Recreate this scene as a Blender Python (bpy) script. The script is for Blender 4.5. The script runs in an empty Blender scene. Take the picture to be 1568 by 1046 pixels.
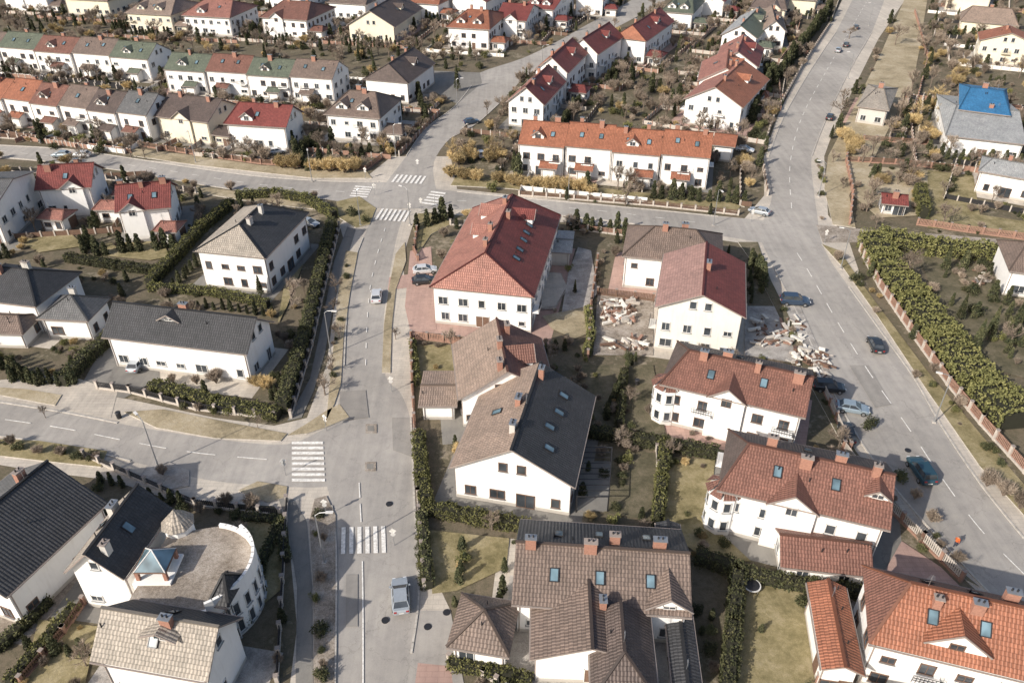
import bpy, bmesh, math, random
import numpy as np
from mathutils import Vector, Matrix
random.seed(7); rng=np.random.default_rng(7)
S=bpy.context.scene
# ---------------------------------------------------------------- image pixels to ground
PITCH=math.radians(34.44); CH=70.0; F=1200.0
sp,cp=math.sin(PITCH),math.cos(PITCH)
def G(x,y,h=0.0):  # layout is read in image pixels and unprojected onto the ground
    """image pixel -> metric ground (or height h) coordinate, unprojected through the estimated camera"""
    v=(y-523)/F; k=(x-784)/F; t=(CH-h)/(sp+v*cp)
    return Vector((k*t, t*(cp-v*sp), h))
# ---------------------------------------------------------------- materials
def nt(name):
    m=bpy.data.materials.new(name); m.use_nodes=True
    n=m.node_tree.nodes; l=m.node_tree.links
    b=n['Principled BSDF']; return m,n,l,b
def ramp(n,stops):
    r=n.new('ShaderNodeValToRGB'); e=r.color_ramp.elements
    while len(e)<len(stops): e.new(0.5)
    for i,(p,c) in enumerate(stops):
        e[i].position=p; e[i].color=(*c,1)
    return r
def noise(n,l,scale,detail=6,rough=.6,vec=None):
    t=n.new('ShaderNodeTexNoise'); t.inputs['Scale'].default_value=scale
    t.inputs['Detail'].default_value=detail; t.inputs['Roughness'].default_value=rough
    if vec is not None: l.new(vec,t.inputs['Vector'])
    return t
def geo(n): return n.new('ShaderNodeNewGeometry').outputs['Position']
def mix(n,l,a,b,f,mode='MIX'):
    m=n.new('ShaderNodeMix'); m.data_type='RGBA'; m.blend_type=mode
    for s,x in ((m.inputs[6],a),(m.inputs[7],b),(m.inputs[0],f)):
        if isinstance(x,(int,float)): s.default_value=x
        elif isinstance(x,tuple): s.default_value=(*x,1)
        else: l.new(x,s)
    return m.outputs[2]
def bump(n,l,b,h,st=.4,d=.05):
    u=n.new('ShaderNodeBump'); u.inputs['Strength'].default_value=st; u.inputs['Distance'].default_value=d
    l.new(h,u.inputs['Height']); l.new(u.outputs[0],b.inputs['Normal'])
def ground_mat(name,cols,s1=.12,s2=2.5,fine=9,rough=.95,bs=.5):
    m,n,l,b=nt(name); p=geo(n)
    a=noise(n,l,s1,5,.65,p); c=noise(n,l,s2,5,.7,p); f=noise(n,l,fine,3,.7,p)
    r=ramp(n,[(.3+.4*i/(len(cols)-1),x) for i,x in enumerate(cols)]); 
    ad=n.new('ShaderNodeMath'); ad.operation='MULTIPLY_ADD'; l.new(c.outputs[0],ad.inputs[0]); ad.inputs[1].default_value=.5
    sb=n.new('ShaderNodeMath'); sb.operation='SUBTRACT'; l.new(a.outputs[0],sb.inputs[0]); sb.inputs[1].default_value=.25
    l.new(sb.outputs[0],ad.inputs[2]); l.new(ad.outputs[0],r.inputs[0])
    r2=ramp(n,[(.3,(.6,.6,.6)),(.7,(1.35,1.35,1.35))]); l.new(f.outputs[0],r2.inputs[0])
    col=mix(n,l,r.outputs[0],r2.outputs[0],.7,'MULTIPLY'); l.new(col,b.inputs['Base Color'])
    b.inputs['Roughness'].default_value=rough; b.inputs['Specular IOR Level'].default_value=.2
    bump(n,l,b,c.outputs[0],bs,.15); return m
M={}
M['ground']=ground_mat('yard_ground',[(.075,.068,.045),(.17,.14,.10),(.11,.098,.065),(.29,.245,.185)],.09,1.2)
M['lawn']=ground_mat('lawn_grass',[(.15,.13,.065),(.26,.22,.12),(.36,.305,.19)],.3,2,14)
M['dry']=ground_mat('dry_grass',[(.22,.185,.12),(.37,.31,.21),(.47,.41,.31)],.12,1.5,10)
M['dark_lawn']=ground_mat('dark_olive_lawn',[(.075,.072,.045),(.13,.115,.075),(.2,.17,.12)],.3,2,12)  # lawn with a darker olive-brown colour
M['dirt']=ground_mat('bare_dirt',[(.18,.15,.12),(.30,.26,.22),(.42,.375,.33)],.25,2,8)
def asphalt(name,c,crack=True,blot=1.):
    m,n,l,b=nt(name); p=geo(n)
    a=noise(n,l,.05,4,.55,p); c2=noise(n,l,.5,6,.7,p); f=noise(n,l,22,2,.7,p)
    mp=n.new('ShaderNodeMapping'); mp.inputs['Scale'].default_value=(.9,.05,1); l.new(p,mp.inputs[0]); st=noise(n,l,1,4,.6,mp.outputs[0])
    r=ramp(n,[(.32,tuple(x*.84 for x in c)),(.5,c),(.68,tuple(min(1,x*1.14) for x in c))]); l.new(a.outputs[0],r.inputs[0])
    r2=ramp(n,[(.3,(.84,.84,.85)),(.5,(1,1,1)),(.7,(1.1,1.09,1.07))]); l.new(c2.outputs[0],r2.inputs[0])
    r3=ramp(n,[(.3,(.84,.84,.84)),(.7,(1.13,1.13,1.13))]); l.new(f.outputs[0],r3.inputs[0])
    r4=ramp(n,[(.35,(.88,.88,.88)),(.65,(1.1,1.1,1.08))]); l.new(st.outputs[0],r4.inputs[0])
    col=mix(n,l,r.outputs[0],r2.outputs[0],.9,'MULTIPLY'); col=mix(n,l,col,r3.outputs[0],.8,'MULTIPLY'); col=mix(n,l,col,r4.outputs[0],.7,'MULTIPLY')
    if crack:
        v=n.new('ShaderNodeTexVoronoi'); v.feature='DISTANCE_TO_EDGE'; v.inputs['Scale'].default_value=.12
        wn=noise(n,l,.6,4,.7,p); va=n.new('ShaderNodeVectorMath'); va.operation='MULTIPLY_ADD'
        l.new(wn.outputs[1],va.inputs[0]); va.inputs[1].default_value=(3,3,0); l.new(p,va.inputs[2]); l.new(va.outputs[0],v.inputs['Vector'])
        rc=ramp(n,[(0,(.6,.6,.6)),(.007,(1,1,1))]); l.new(v.outputs[0],rc.inputs[0])
        col=mix(n,l,col,rc.outputs[0],.5,'MULTIPLY')
    else:
        bk=n.new('ShaderNodeTexBrick'); bk.inputs['Scale'].default_value=1; bk.inputs['Brick Width'].default_value=1.2; bk.inputs['Row Height'].default_value=.6; bk.inputs['Mortar Size'].default_value=.03
        bk.inputs['Color1'].default_value=(.92,.92,.92,1); bk.inputs['Color2'].default_value=(1.06,1.05,1.04,1); bk.inputs['Mortar'].default_value=(.72,.71,.7,1)
        l.new(p,bk.inputs['Vector']); col=mix(n,l,col,bk.outputs[0],.7,'MULTIPLY')
    l.new(col,b.inputs['Base Color']); b.inputs['Roughness'].default_value=.9; b.inputs['Specular IOR Level'].default_value=.25
    bump(n,l,b,f.outputs[0],.25,.02); return m
M['asphalt']=asphalt('worn_asphalt',(.355,.333,.31))
M['asphalt_dk']=asphalt('dark_asphalt',(.22,.21,.195))
M['concrete']=asphalt('concrete_paving',(.50,.455,.40),False)
M['patch']=asphalt('asphalt_repair',(.28,.263,.245))
M['pink']=asphalt('red_pavers',(.43,.295,.255),False)
M['gravel']=ground_mat('gravel',[(.23,.215,.20),(.38,.355,.33),(.52,.49,.46)],.4,4,12)
def simple(name,c,rough=.7,metal=0,var=.15,sc=1.5,spec=.4):
    m,n,l,b=nt(name); t=noise(n,l,sc,5,.65,geo(n))
    r=ramp(n,[(.3,tuple(x*(1-var) for x in c)),(.7,tuple(min(1,x*(1+var*.6)) for x in c))]); l.new(t.outputs[0],r.inputs[0])
    l.new(r.outputs[0],b.inputs['Base Color']); b.inputs['Roughness'].default_value=rough; b.inputs['Metallic'].default_value=metal
    b.inputs['Specular IOR Level'].default_value=spec
    return m
def plaster(name,c):
    m,n,l,b=nt(name); p=geo(n); t=noise(n,l,.5,6,.65,p)
    mp=n.new('ShaderNodeMapping'); mp.inputs['Scale'].default_value=(3,3,.35); l.new(p,mp.inputs[0]); s_=noise(n,l,1,4,.6,mp.outputs[0])
    r=ramp(n,[(.3,tuple(x*.94 for x in c)),(.6,c)]); l.new(t.outputs[0],r.inputs[0])
    r2=ramp(n,[(.3,(.9,.89,.87)),(.5,(1,1,1))]); l.new(s_.outputs[0],r2.inputs[0])
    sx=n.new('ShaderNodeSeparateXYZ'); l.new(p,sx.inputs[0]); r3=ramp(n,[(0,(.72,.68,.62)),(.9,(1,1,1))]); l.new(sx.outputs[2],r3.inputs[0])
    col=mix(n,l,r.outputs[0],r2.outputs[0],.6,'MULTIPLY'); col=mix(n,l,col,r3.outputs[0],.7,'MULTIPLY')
    l.new(col,b.inputs['Base Color']); b.inputs['Roughness'].default_value=.92; b.inputs['Specular IOR Level'].default_value=.2; return m
M['kerb']=simple('kerb_stone',(.48,.45,.41),.9,0,.3,2)
M['paint']=simple('road_paint',(.78,.76,.72),.8,0,.35,3)
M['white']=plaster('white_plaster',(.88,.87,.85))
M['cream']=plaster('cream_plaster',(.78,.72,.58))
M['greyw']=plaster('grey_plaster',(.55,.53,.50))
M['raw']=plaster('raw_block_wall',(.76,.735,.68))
M['trim']=simple('roof_trim',(.30,.255,.23),.7)
M['frame']=simple('window_frame',(.66,.65,.63),.5)
M['brown']=simple('brown_wood',(.17,.105,.075),.7,0,.3,4)
M['brick']=simple('chimney_brick',(.36,.19,.14),.85,0,.25,5)
M['dkmetal']=simple('dark_metal',(.06,.06,.065),.45,.6)
M['zinc']=simple('galvanised_steel',(.45,.46,.47),.4,.7,.1)
M['terr']=simple('terracotta_fence',(.34,.205,.155),.8,0,.25,2)
M['stone']=simple('stone_post',(.52,.47,.42),.9,0,.2,2)
def glass(name,c,r=.08):
    m,n,l,b=nt(name); t=noise(n,l,.5,2,.5,geo(n)); rr=ramp(n,[(.35,tuple(x*.6 for x in c)),(.65,tuple(x*1.5 for x in c))]); l.new(t.outputs[0],rr.inputs[0])
    l.new(rr.outputs[0],b.inputs['Base Color']); b.inputs['Roughness'].default_value=r; b.inputs['Specular IOR Level'].default_value=.8
    return m
M['glass']=glass('window_glass',(.05,.058,.068)); M['sky']=glass('skylight_glass',(.13,.20,.24),.12)
M['tyre']=simple('rubber_tyre',(.03,.03,.03),.9)
def roof_mat(name,c,tw=.33,th=.42,vr=.3,metal=False):
    m,n,l,b=nt(name); uv=n.new('ShaderNodeUVMap').outputs[0]
    br=n.new('ShaderNodeTexBrick'); l.new(uv,br.inputs['Vector']); br.inputs['Scale'].default_value=1
    br.inputs['Brick Width'].default_value=tw; br.inputs['Row Height'].default_value=th; br.inputs['Mortar Size'].default_value=.022
    br.offset=0 if metal else .5; br.inputs['Mortar Smooth'].default_value=.5
    br.inputs['Color1'].default_value=(*[x*(1-vr*.5) for x in c],1); br.inputs['Color2'].default_value=(*[min(1,x*(1+vr*.5)) for x in c],1)
    br.inputs['Mortar'].default_value=(*[x*.45 for x in c],1)
    p=geo(n); t=noise(n,l,.35,6,.7,p)
    r=ramp(n,[(.3,(.72,.74,.74)),(.55,(1.0,1,1)),(.72,(1.22,1.2,1.17))]); l.new(t.outputs[0],r.inputs[0])
    col=mix(n,l,br.outputs[0],r.outputs[0],.85,'MULTIPLY'); l.new(col,b.inputs['Base Color'])
    b.inputs['Roughness'].default_value=.6; b.inputs['Specular IOR Level'].default_value=.4
    w=n.new('ShaderNodeTexWave'); w.wave_type='BANDS'; w.bands_direction='X'; w.inputs['Scale'].default_value=.314/tw; l.new(uv,w.inputs['Vector'])
    mm=n.new('ShaderNodeMath'); mm.operation='ADD'; l.new(w.outputs['Fac'],mm.inputs[0]); 
    m2=n.new('ShaderNodeMath'); m2.operation='MULTIPLY'; l.new(br.outputs['Fac'],m2.inputs[0]); m2.inputs[1].default_value=-.7
    l.new(m2.outputs[0],mm.inputs[1]); bump(n,l,b,mm.outputs[0],.7,.06); return m
RC=dict(red=(.215,.06,.052),redl=(.35,.165,.13),rbrown=(.22,.108,.082),orange=(.345,.14,.083),brown=(.20,.15,.125),brownl=(.31,.235,.19),
 beige=(.38,.335,.285),dark=(.055,.056,.061),green=(.135,.155,.115),grey=(.14,.14,.142),greyl=(.38,.385,.385),dbrown=(.12,.092,.082),blue=(.05,.20,.40),pink=(.38,.235,.205))
for k,c in RC.items(): M['r_'+k]=roof_mat('roof_tiles_'+k,c,.36 if k in('dark','grey','beige','brown') else .33)
# ---------------------------------------------------------------- mesh builder
class MB:
    def __init__(s): s.v=[];s.f=[];s.m=[];s.uv=[];s.mats=[]
    def mi(s,k):
        if k not in s.mats: s.mats.append(k)
        return s.mats.index(k)
    def poly(s,pts,k,uv=False):
        pts=[Vector(p) for p in pts]; b=len(s.v); s.v+= [tuple(p) for p in pts]; s.f.append(tuple(range(b,b+len(pts)))); s.m.append(s.mi(k))
        if uv:
            u=(pts[1]-pts[0]); u=u.normalized(); nn=(pts[1]-pts[0]).cross(pts[2]-pts[0]).normalized(); w=nn.cross(u)
            s.uv.append([((p-pts[0]).dot(u),(p-pts[0]).dot(w)) for p in pts])
        else: s.uv.append([(0,0)]*len(pts))
    def box(s,c,d,k,X=None,Y=None,Z=None):
        X=Vector(X or (1,0,0));Y=Vector(Y or (0,1,0));Z=Vector(Z or (0,0,1)); c=Vector(c)
        P=[c+X*(a*d[0]/2)+Y*(b*d[1]/2)+Z*(e*d[2]/2) for e in(-1,1) for b in(-1,1) for a in(-1,1)]
        b0=len(s.v); s.v+=[tuple(p) for p in P]
        for f in ((0,2,3,1),(4,5,7,6),(0,1,5,4),(1,3,7,5),(3,2,6,7),(2,0,4,6)):
            s.f.append(tuple(b0+i for i in f)); s.m.append(s.mi(k)); s.uv.append([(0,0)]*4)
    def prism(s,poly,z0,z1,k,ks=None):
        ks=ks or k; n=len(poly)
        ar=sum(poly[i][0]*poly[(i+1)%n][1]-poly[(i+1)%n][0]*poly[i][1] for i in range(n))
        if ar<0: poly=poly[::-1]
        s.poly([(p[0],p[1],z1) for p in poly],k)
        for i in range(n):
            a=poly[i];b=poly[(i+1)%n]; s.poly([(a[0],a[1],z0),(b[0],b[1],z0),(b[0],b[1],z1),(a[0],a[1],z1)],ks)
    def cyl(s,a,b,r0,r1,k,n=8,cap=True):
        a=Vector(a);b=Vector(b); d=(b-a).normalized(); x=d.orthogonal().normalized(); y=d.cross(x)
        A=[a+(x*math.cos(t*2*math.pi/n)+y*math.sin(t*2*math.pi/n))*r0 for t in range(n)]
        B=[b+(x*math.cos(t*2*math.pi/n)+y*math.sin(t*2*math.pi/n))*r1 for t in range(n)]
        for i in range(n): s.poly([A[i],A[(i+1)%n],B[(i+1)%n],B[i]],k)
        if cap: s.poly(B,k); s.poly(A[::-1],k)
    def build(s,name,parent=None,mw=None):
        me=bpy.data.meshes.new(name); me.from_pydata(s.v,[],s.f)
        for k in s.mats: me.materials.append(M[k])
        me.polygons.foreach_set('material_index',s.m)
        u=me.uv_layers.new(name='UVMap'); u.data.foreach_set('uv',[c for f in s.uv for p in f for c in p]); me.update()
        o=bpy.data.objects.new(name,me); S.collection.objects.link(o)
        if parent: o.parent=parent
        if mw is not None: o.matrix_world=mw
        return o
def pip(x,y,poly):
    c=False;n=len(poly);j=n-1
    for i in range(n):
        a=poly[i];b=poly[j]
        if (a[1]>y)!=(b[1]>y) and x<(b[0]-a[0])*(y-a[1])/(b[1]-a[1])+a[0]: c=not c
        j=i
    return c
KEEP=[]   # no scatter
# ---------------------------------------------------------------- ground
g=MB(); g.poly([(-2500,-600,0),(2500,-600,0),(2500,3500,0),(-2500,3500,0)],'ground'); g.build('ground')
ZC=[.012]; VH=.17; ZTOP=.11
def fillpoly(pts,z):
    bm=bmesh.new(); vs=[bm.verts.new((p[0],p[1],z)) for p in pts]; f=bm.faces.new(vs); f.normal_update()
    if f.normal.z<0: f.normal_flip()
    bmesh.ops.triangulate(bm,faces=[f]); return bm
def smooth(pts,n=4):
    pts=[Vector(p) for p in pts]
    if len(pts)<3: return pts
    out=[]
    for i in range(len(pts)-1):
        p0=pts[max(i-1,0)];p1=pts[i];p2=pts[i+1];p3=pts[min(i+2,len(pts)-1)]
        for k in range(n):
            t=k/n; out.append(.5*((2*p1)+(-p0+p2)*t+(2*p0-5*p1+4*p2-p3)*t*t+(-p0+3*p1-3*p2+p3)*t**3))
    out.append(pts[-1]); return out
def area(name,px,mat,keep=True,z=None,h=None,world=False):
    pts=[Vector(p) for p in px] if world else [G(*p) for p in px]
    if h: 
        n=len(pts); m=MB(); bm=fillpoly(pts,h)
        for f in bm.faces: m.poly([v.co.copy() for v in f.verts],mat)
        bm.free()
        for i in range(n):
            a,b=pts[i],pts[(i+1)%n]; m.poly([(a.x,a.y,0),(b.x,b.y,0),(b.x,b.y,h),(a.x,a.y,h)],'kerb')
        o=m.build(name)
    else:
        if z is None: ZC[0]+=.004; z=ZC[0]
        bm=fillpoly(pts,z); me=bpy.data.meshes.new(name); bm.to_mesh(me); bm.free(); me.materials.append(M[mat])
        o=bpy.data.objects.new(name,me); S.collection.objects.link(o)
    if keep: KEEP.append([(p.x,p.y) for p in pts])
    return o
def ribbon(name,left,right,mat):
    l=smooth([G(*p) for p in left]); r=smooth([G(*p) for p in right]); return area(name,l+r[::-1],mat,world=True)
def kerbline(pts,w=.22,h=.16,name='kerb',mat='kerb'):
    p=smooth([G(*q) for q in pts]); m=MB()
    for a,b in zip(p[:-1],p[1:]):
        d=(b-a); L=d.length; d.normalize(); m.box(((a+b)/2)+Vector((0,0,h/2)),(L+.05,w,h),mat,X=d,Y=Vector((-d.y,d.x,0)))
    m.build(name)
area('pavement',[(0,588),(60,588),(120,598),(200,612),(330,640),(420,652),(470,640),(500,560),(512,470),(530,380),(520,345),(560,300),(560,285),(-40,240),(-40,225),(560,272),(600,240),(690,240),(700,290),(870,308),(1140,335),(1170,300),(1170,240),(1190,180),(1230,100),(1270,40),(1300,-20),(1400,-20),(1345,60),(1310,130),(1280,190),(1262,240),(1268,330),(1300,370),(1330,460),(1420,580),(1500,680),(1600,800),(1600,1000),(1480,890),(1370,770),(1310,690),(1255,590),(1200,480),(1160,400),(1130,372),(1000,352),(880,342),(700,330),(650,325),(632,345),(615,400),(628,470),(632,600),(637,700),(650,850),(690,935),(700,1080),(440,1080),(455,960),(440,800),(420,775),(260,765),(170,735),(60,722),(-40,705),(-40,590)],'concrete')
ribbon('main_street',[(512,1100),(514,1000),(515,850),(508,775),(500,740),(498,700),(505,650),(520,610),(527,560),(531,480),(540,410),(556,365),(575,325)],
 [(660,1100),(650,1000),(640,920),(640,850),(634,760),(632,700),(628,640),(612,600),(590,575),(587,500),(594,440),(603,385),(613,345),(625,322)],'asphalt')
ribbon('side_street',[(-60,605),(0,616),(100,632),(200,652),(300,668),(400,680),(450,678),(500,655),(530,640)],[(-60,660),(0,668),(100,683),(200,706),(280,727),(340,738),(430,745),(490,746),(530,740)],'asphalt')
ribbon('cross_street',[(-60,218),(0,223),(100,229),(200,243),(300,258),(400,271),(500,278),(580,279),(700,294),(800,304),(900,313),(1000,322),(1100,332),(1200,340),(1240,342)],
 [(-60,236),(0,241),(100,251),(200,264),(300,282),(400,297),(500,306),(575,319),(640,320),(700,323),(850,330),(1000,347),(1100,361),(1160,371),(1250,385)],'asphalt')
ribbon('avenue',[(1620,1020),(1540,935),(1460,850),(1380,760),(1320,680),(1270,590),(1225,490),(1185,410),(1165,365),(1170,335),(1182,300),(1177,240),(1200,180),(1240,110),(1280,50),(1320,-30)],
 [(1660,930),(1568,825),(1500,740),(1440,650),(1400,580),(1350,510),(1300,440),(1272,400),(1256,365),(1252,335),(1246,290),(1243,240),(1262,190),(1300,110),(1335,50),(1365,-30)],'asphalt')
ribbon('upper_street',[(590,282),(622,240),(652,198),(695,165),(722,132),(735,112),(800,90),(850,66),(900,38),(960,5),(1000,-20)],[(668,292),(664,250),(690,212),(730,190),(772,152),(800,122),(830,100),(880,76),(930,50),(990,18),(1040,-12)],'asphalt')
area('side_lane',[(640,108),(735,112),(738,128),(700,160),(640,128)],'asphalt_dk')
area('dirt_lane',[(1250,345),(1330,352),(1420,358),(1600,372),(1600,392),(1420,378),(1330,372),(1260,372)],'dirt')
area('driveway',[(150,545),(175,515),(240,530),(245,580),(190,610),(120,598)],'asphalt_dk')
area('concrete_driveway',[(-20,585),(60,575),(120,580),(180,600),(170,640),(100,625),(0,610)],'concrete')
area('paved_forecourt',[(604,1100),(600,960),(640,935),(690,935),(720,1100)],'asphalt')
area('brick_paving',[(628,1100),(640,1015),(690,1020),(700,1100)],'pink')
area('brick_paving',[(628,385),(660,378),(664,440),(668,505),(630,515),(620,470)],'pink')
area('brick_paving',[(596,425),(630,420),(632,440),(594,445)],'pink')
area('footpath',[(480,1100),(478,900),(470,800),(450,765),(425,760),(440,800),(455,900),(452,1100)],'asphalt_dk')
area('footpath',[(462,640),(480,600),(498,540),(510,470),(530,400),(545,352),(532,348),(512,400),(492,500),(475,580),(440,645)],'asphalt_dk')  # shadow lying on this path painted in as darker asphalt
for px in [[(520,600),(560,598),(565,640),(522,645)],[(600,640),(628,640),(630,700),(602,690)],[(530,880),(548,880),(548,960),(530,960)],[(1300,560),(1330,560),(1365,620),(1340,625)]]:
    area('asphalt_patch',px,'patch',z=ZTOP-.004)
for p in [(568,657),(567,715)]:
    a,b=p; area('manhole_surround',[(a-8,b-7),(a+9,b-7),(a+9,b+7),(a-8,b+7)],'dirt',z=ZTOP+.004); area('manhole_cover',[(a-5,b-4),(a+5,b-4),(a+5,b+4),(a-5,b+4)],'asphalt_dk',z=ZTOP+.008)
def verge(px,mat='dry',h=VH): area('grass_verge',px,mat,keep=True,h=h)
verge([(482,1100),(480,900),(474,800),(482,765),(500,760),(514,790),(514,900),(512,1100)],'dirt')
verge([(190,632),(250,628),(350,648),(440,665),(430,676),(330,672),(240,656)],'dry')
verge([(207,742),(225,715),(258,708),(290,722),(290,745),(250,752)],'gravel')
verge([(365,752),(395,738),(440,746),(438,762),(410,770)],'dry')
verge([(-40,672),(60,676),(165,692),(155,716),(60,706),(-40,694)],'lawn')
verge([(-40,592),(40,597),(95,606),(85,622),(0,606),(-40,600)],'dry')
verge([(500,645),(505,590),(512,520),(518,450),(530,385),(548,388),(536,450),(526,520),(522,590),(512,620)],'dry')
verge([(585,572),(588,500),(596,440),(606,390),(620,372),(622,400),(606,445),(600,500),(598,572)],'dry')
verge([(515,310),(550,302),(576,320),(566,345),(545,350),(520,335)],'lawn')
verge([(300,286),(400,300),(500,309),(510,325),(400,312),(300,296)],'dry')
verge([(200,228),(300,240),(400,255),(560,262),(570,274),(480,274),(300,254),(205,240)],'dry')
verge([(1258,375),(1285,385),(1330,450),(1420,570),(1530,700),(1600,780),(1590,815),(1500,715),(1420,600),(1340,480),(1290,410)],'lawn')
verge([(1268,240),(1300,180),(1350,80),(1385,0),(1420,0),(1400,120),(1340,240),(1300,300),(1310,350),(1275,345),(1262,290)],'dry')
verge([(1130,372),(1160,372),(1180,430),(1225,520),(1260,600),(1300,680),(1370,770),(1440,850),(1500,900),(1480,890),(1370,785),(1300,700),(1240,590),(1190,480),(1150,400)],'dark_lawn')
verge([(690,285),(780,290),(880,300),(1000,312),(1130,325),(1140,300),(1140,318),(1120,312),(1000,298),(880,285),(780,275),(700,268)],'lawn')
verge([(632,345),(640,328),(690,330),(690,345),(660,360),(640,390)],'lawn')
verge([(520,620),(535,640),(500,655),(470,665),(440,668),(470,650),(500,630)],'dry')
ZC[0]=.12
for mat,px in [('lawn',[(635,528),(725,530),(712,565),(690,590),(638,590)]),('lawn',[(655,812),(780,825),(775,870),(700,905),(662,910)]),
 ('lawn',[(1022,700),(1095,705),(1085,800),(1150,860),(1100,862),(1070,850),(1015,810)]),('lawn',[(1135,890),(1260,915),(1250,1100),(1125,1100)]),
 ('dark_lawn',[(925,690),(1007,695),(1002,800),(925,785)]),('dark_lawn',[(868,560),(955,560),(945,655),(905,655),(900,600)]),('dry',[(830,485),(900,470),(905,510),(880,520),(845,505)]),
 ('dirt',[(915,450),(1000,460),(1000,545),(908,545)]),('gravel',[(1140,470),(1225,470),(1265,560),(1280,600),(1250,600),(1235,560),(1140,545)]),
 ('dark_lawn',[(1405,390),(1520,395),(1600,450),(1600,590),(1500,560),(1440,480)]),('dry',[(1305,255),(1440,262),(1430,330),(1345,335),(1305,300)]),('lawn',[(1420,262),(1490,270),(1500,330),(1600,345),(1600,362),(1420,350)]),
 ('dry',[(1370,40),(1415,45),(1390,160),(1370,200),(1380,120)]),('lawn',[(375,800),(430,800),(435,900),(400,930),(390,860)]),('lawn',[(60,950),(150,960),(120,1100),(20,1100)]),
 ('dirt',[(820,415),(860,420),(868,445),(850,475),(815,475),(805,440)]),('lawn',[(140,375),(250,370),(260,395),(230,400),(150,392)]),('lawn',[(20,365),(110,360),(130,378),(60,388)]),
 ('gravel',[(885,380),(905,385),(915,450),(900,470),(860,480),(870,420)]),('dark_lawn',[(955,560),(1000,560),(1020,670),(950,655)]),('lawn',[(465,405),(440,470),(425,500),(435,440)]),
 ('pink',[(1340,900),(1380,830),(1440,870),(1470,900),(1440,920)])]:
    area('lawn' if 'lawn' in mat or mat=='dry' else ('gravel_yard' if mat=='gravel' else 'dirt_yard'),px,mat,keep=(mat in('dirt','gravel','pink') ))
area('patio',[(822,418),(858,420),(868,440),(850,470),(822,474),(806,452)],'concrete')
for k in [[(512,1100),(515,850),(508,775)],[(630,1000),(641,920),(640,850),(634,760),(632,700),(629,640)],[(527,560),(531,480),(540,410),(556,365)],[(-60,605),(0,616),(100,632),(180,648)],
 [(-60,660),(0,668),(100,683),(200,706)],[(-60,218),(0,223),(100,229),(200,243),(300,258),(400,271),(500,278),(580,279)],[(-60,236),(0,241),(100,251),(200,264),(300,282),(400,297),(500,306)],
 [(690,322),(850,330),(1000,347),(1100,361)],[(700,294),(800,304),(900,313),(1000,322),(1100,332)],[(1568,825),(1500,740),(1440,650),(1400,580),(1350,510),(1300,440)],
 [(1540,935),(1460,850),(1380,760),(1320,680),(1270,590),(1225,490),(1185,410)],[(1177,240),(1200,180),(1240,110),(1280,50)],[(1243,240),(1262,190),(1300,110),(1335,50)],[(622,240),(652,198),(695,165),(722,132)],[(690,212),(730,190),(772,152)]]:
    kerbline(k)
def dashes(px,dash,gap,w=.14,name='lane_marking'):
    p=smooth([G(*q) for q in px],8); m=MB(); acc=0; z=Vector((0,0,ZTOP))
    for a,b in zip(p[:-1],p[1:]):
        L=(b-a).length; d=(b-a)/L; n=Vector((-d.y,d.x,0))*w/2; s=0
        while s<L:
            ph=(acc+s)%(dash+gap)
            if ph<dash:
                e=min(L,s+dash-ph); A=a+d*s;B=a+d*e
                m.poly([A-n+z,B-n+z,B+n+z,A+n+z],'paint'); s=e+.001
            else: s+=dash+gap-ph+.001
        acc+=L
    m.build(name)
dashes([(556,1100),(556,950),(555,860)],30,.1)
dashes([(553,800),(550,740)],3,1)
dashes([(560,560),(562,500),(567,440),(578,390),(590,350)],1.5,3)
dashes([(-60,634),(0,642),(100,657),(200,677),(300,694),(430,706)],4,3)
dashes([(1568,880),(1500,810),(1440,730),(1390,655),(1330,570),(1280,490),(1240,420),(1215,380)],3,3)
dashes([(1212,320),(1210,250),(1228,180),(1265,110),(1300,50),(1335,-10)],3,4)
dashes([(0,232),(200,254),(400,284),(560,297)],2,4)
dashes([(700,308),(900,322),(1100,346)],2,4)
def crosswalk(a,b,wid_to,n):
    A=G(*a);B=G(*b);Wv=G(*wid_to)-A; m=MB(); z=Vector((0,0,ZTOP))
    for i in range(n):
        p=A.lerp(B,(i+.1)/n); q=A.lerp(B,(i+.62)/n)
        m.poly([p+z,q+z,q+Wv+z,p+Wv+z],'paint')
    m.build('crosswalk')
crosswalk((447,739),(447,674),(498,739),8)
crosswalk((521,849),(596,847),(522,808),6)
crosswalk((573,337),(622,341),(584,320),7)
crosswalk((645,313),(662,292),(668,316),5)
crosswalk((598,280),(648,283),(607,268),7)
crosswalk((535,302),(545,284),(562,304),5)
for p in [(684,938),(590,950),(655,960),(596,772),(1390,690)]:
    c=G(*p); m=MB(); m.prism([(c.x+.4*math.cos(t),c.y+.4*math.sin(t)) for t in np.linspace(0,6.28,13)[:-1]],0,ZTOP+.01,'dkmetal'); m.build('manhole_cover')
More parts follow.
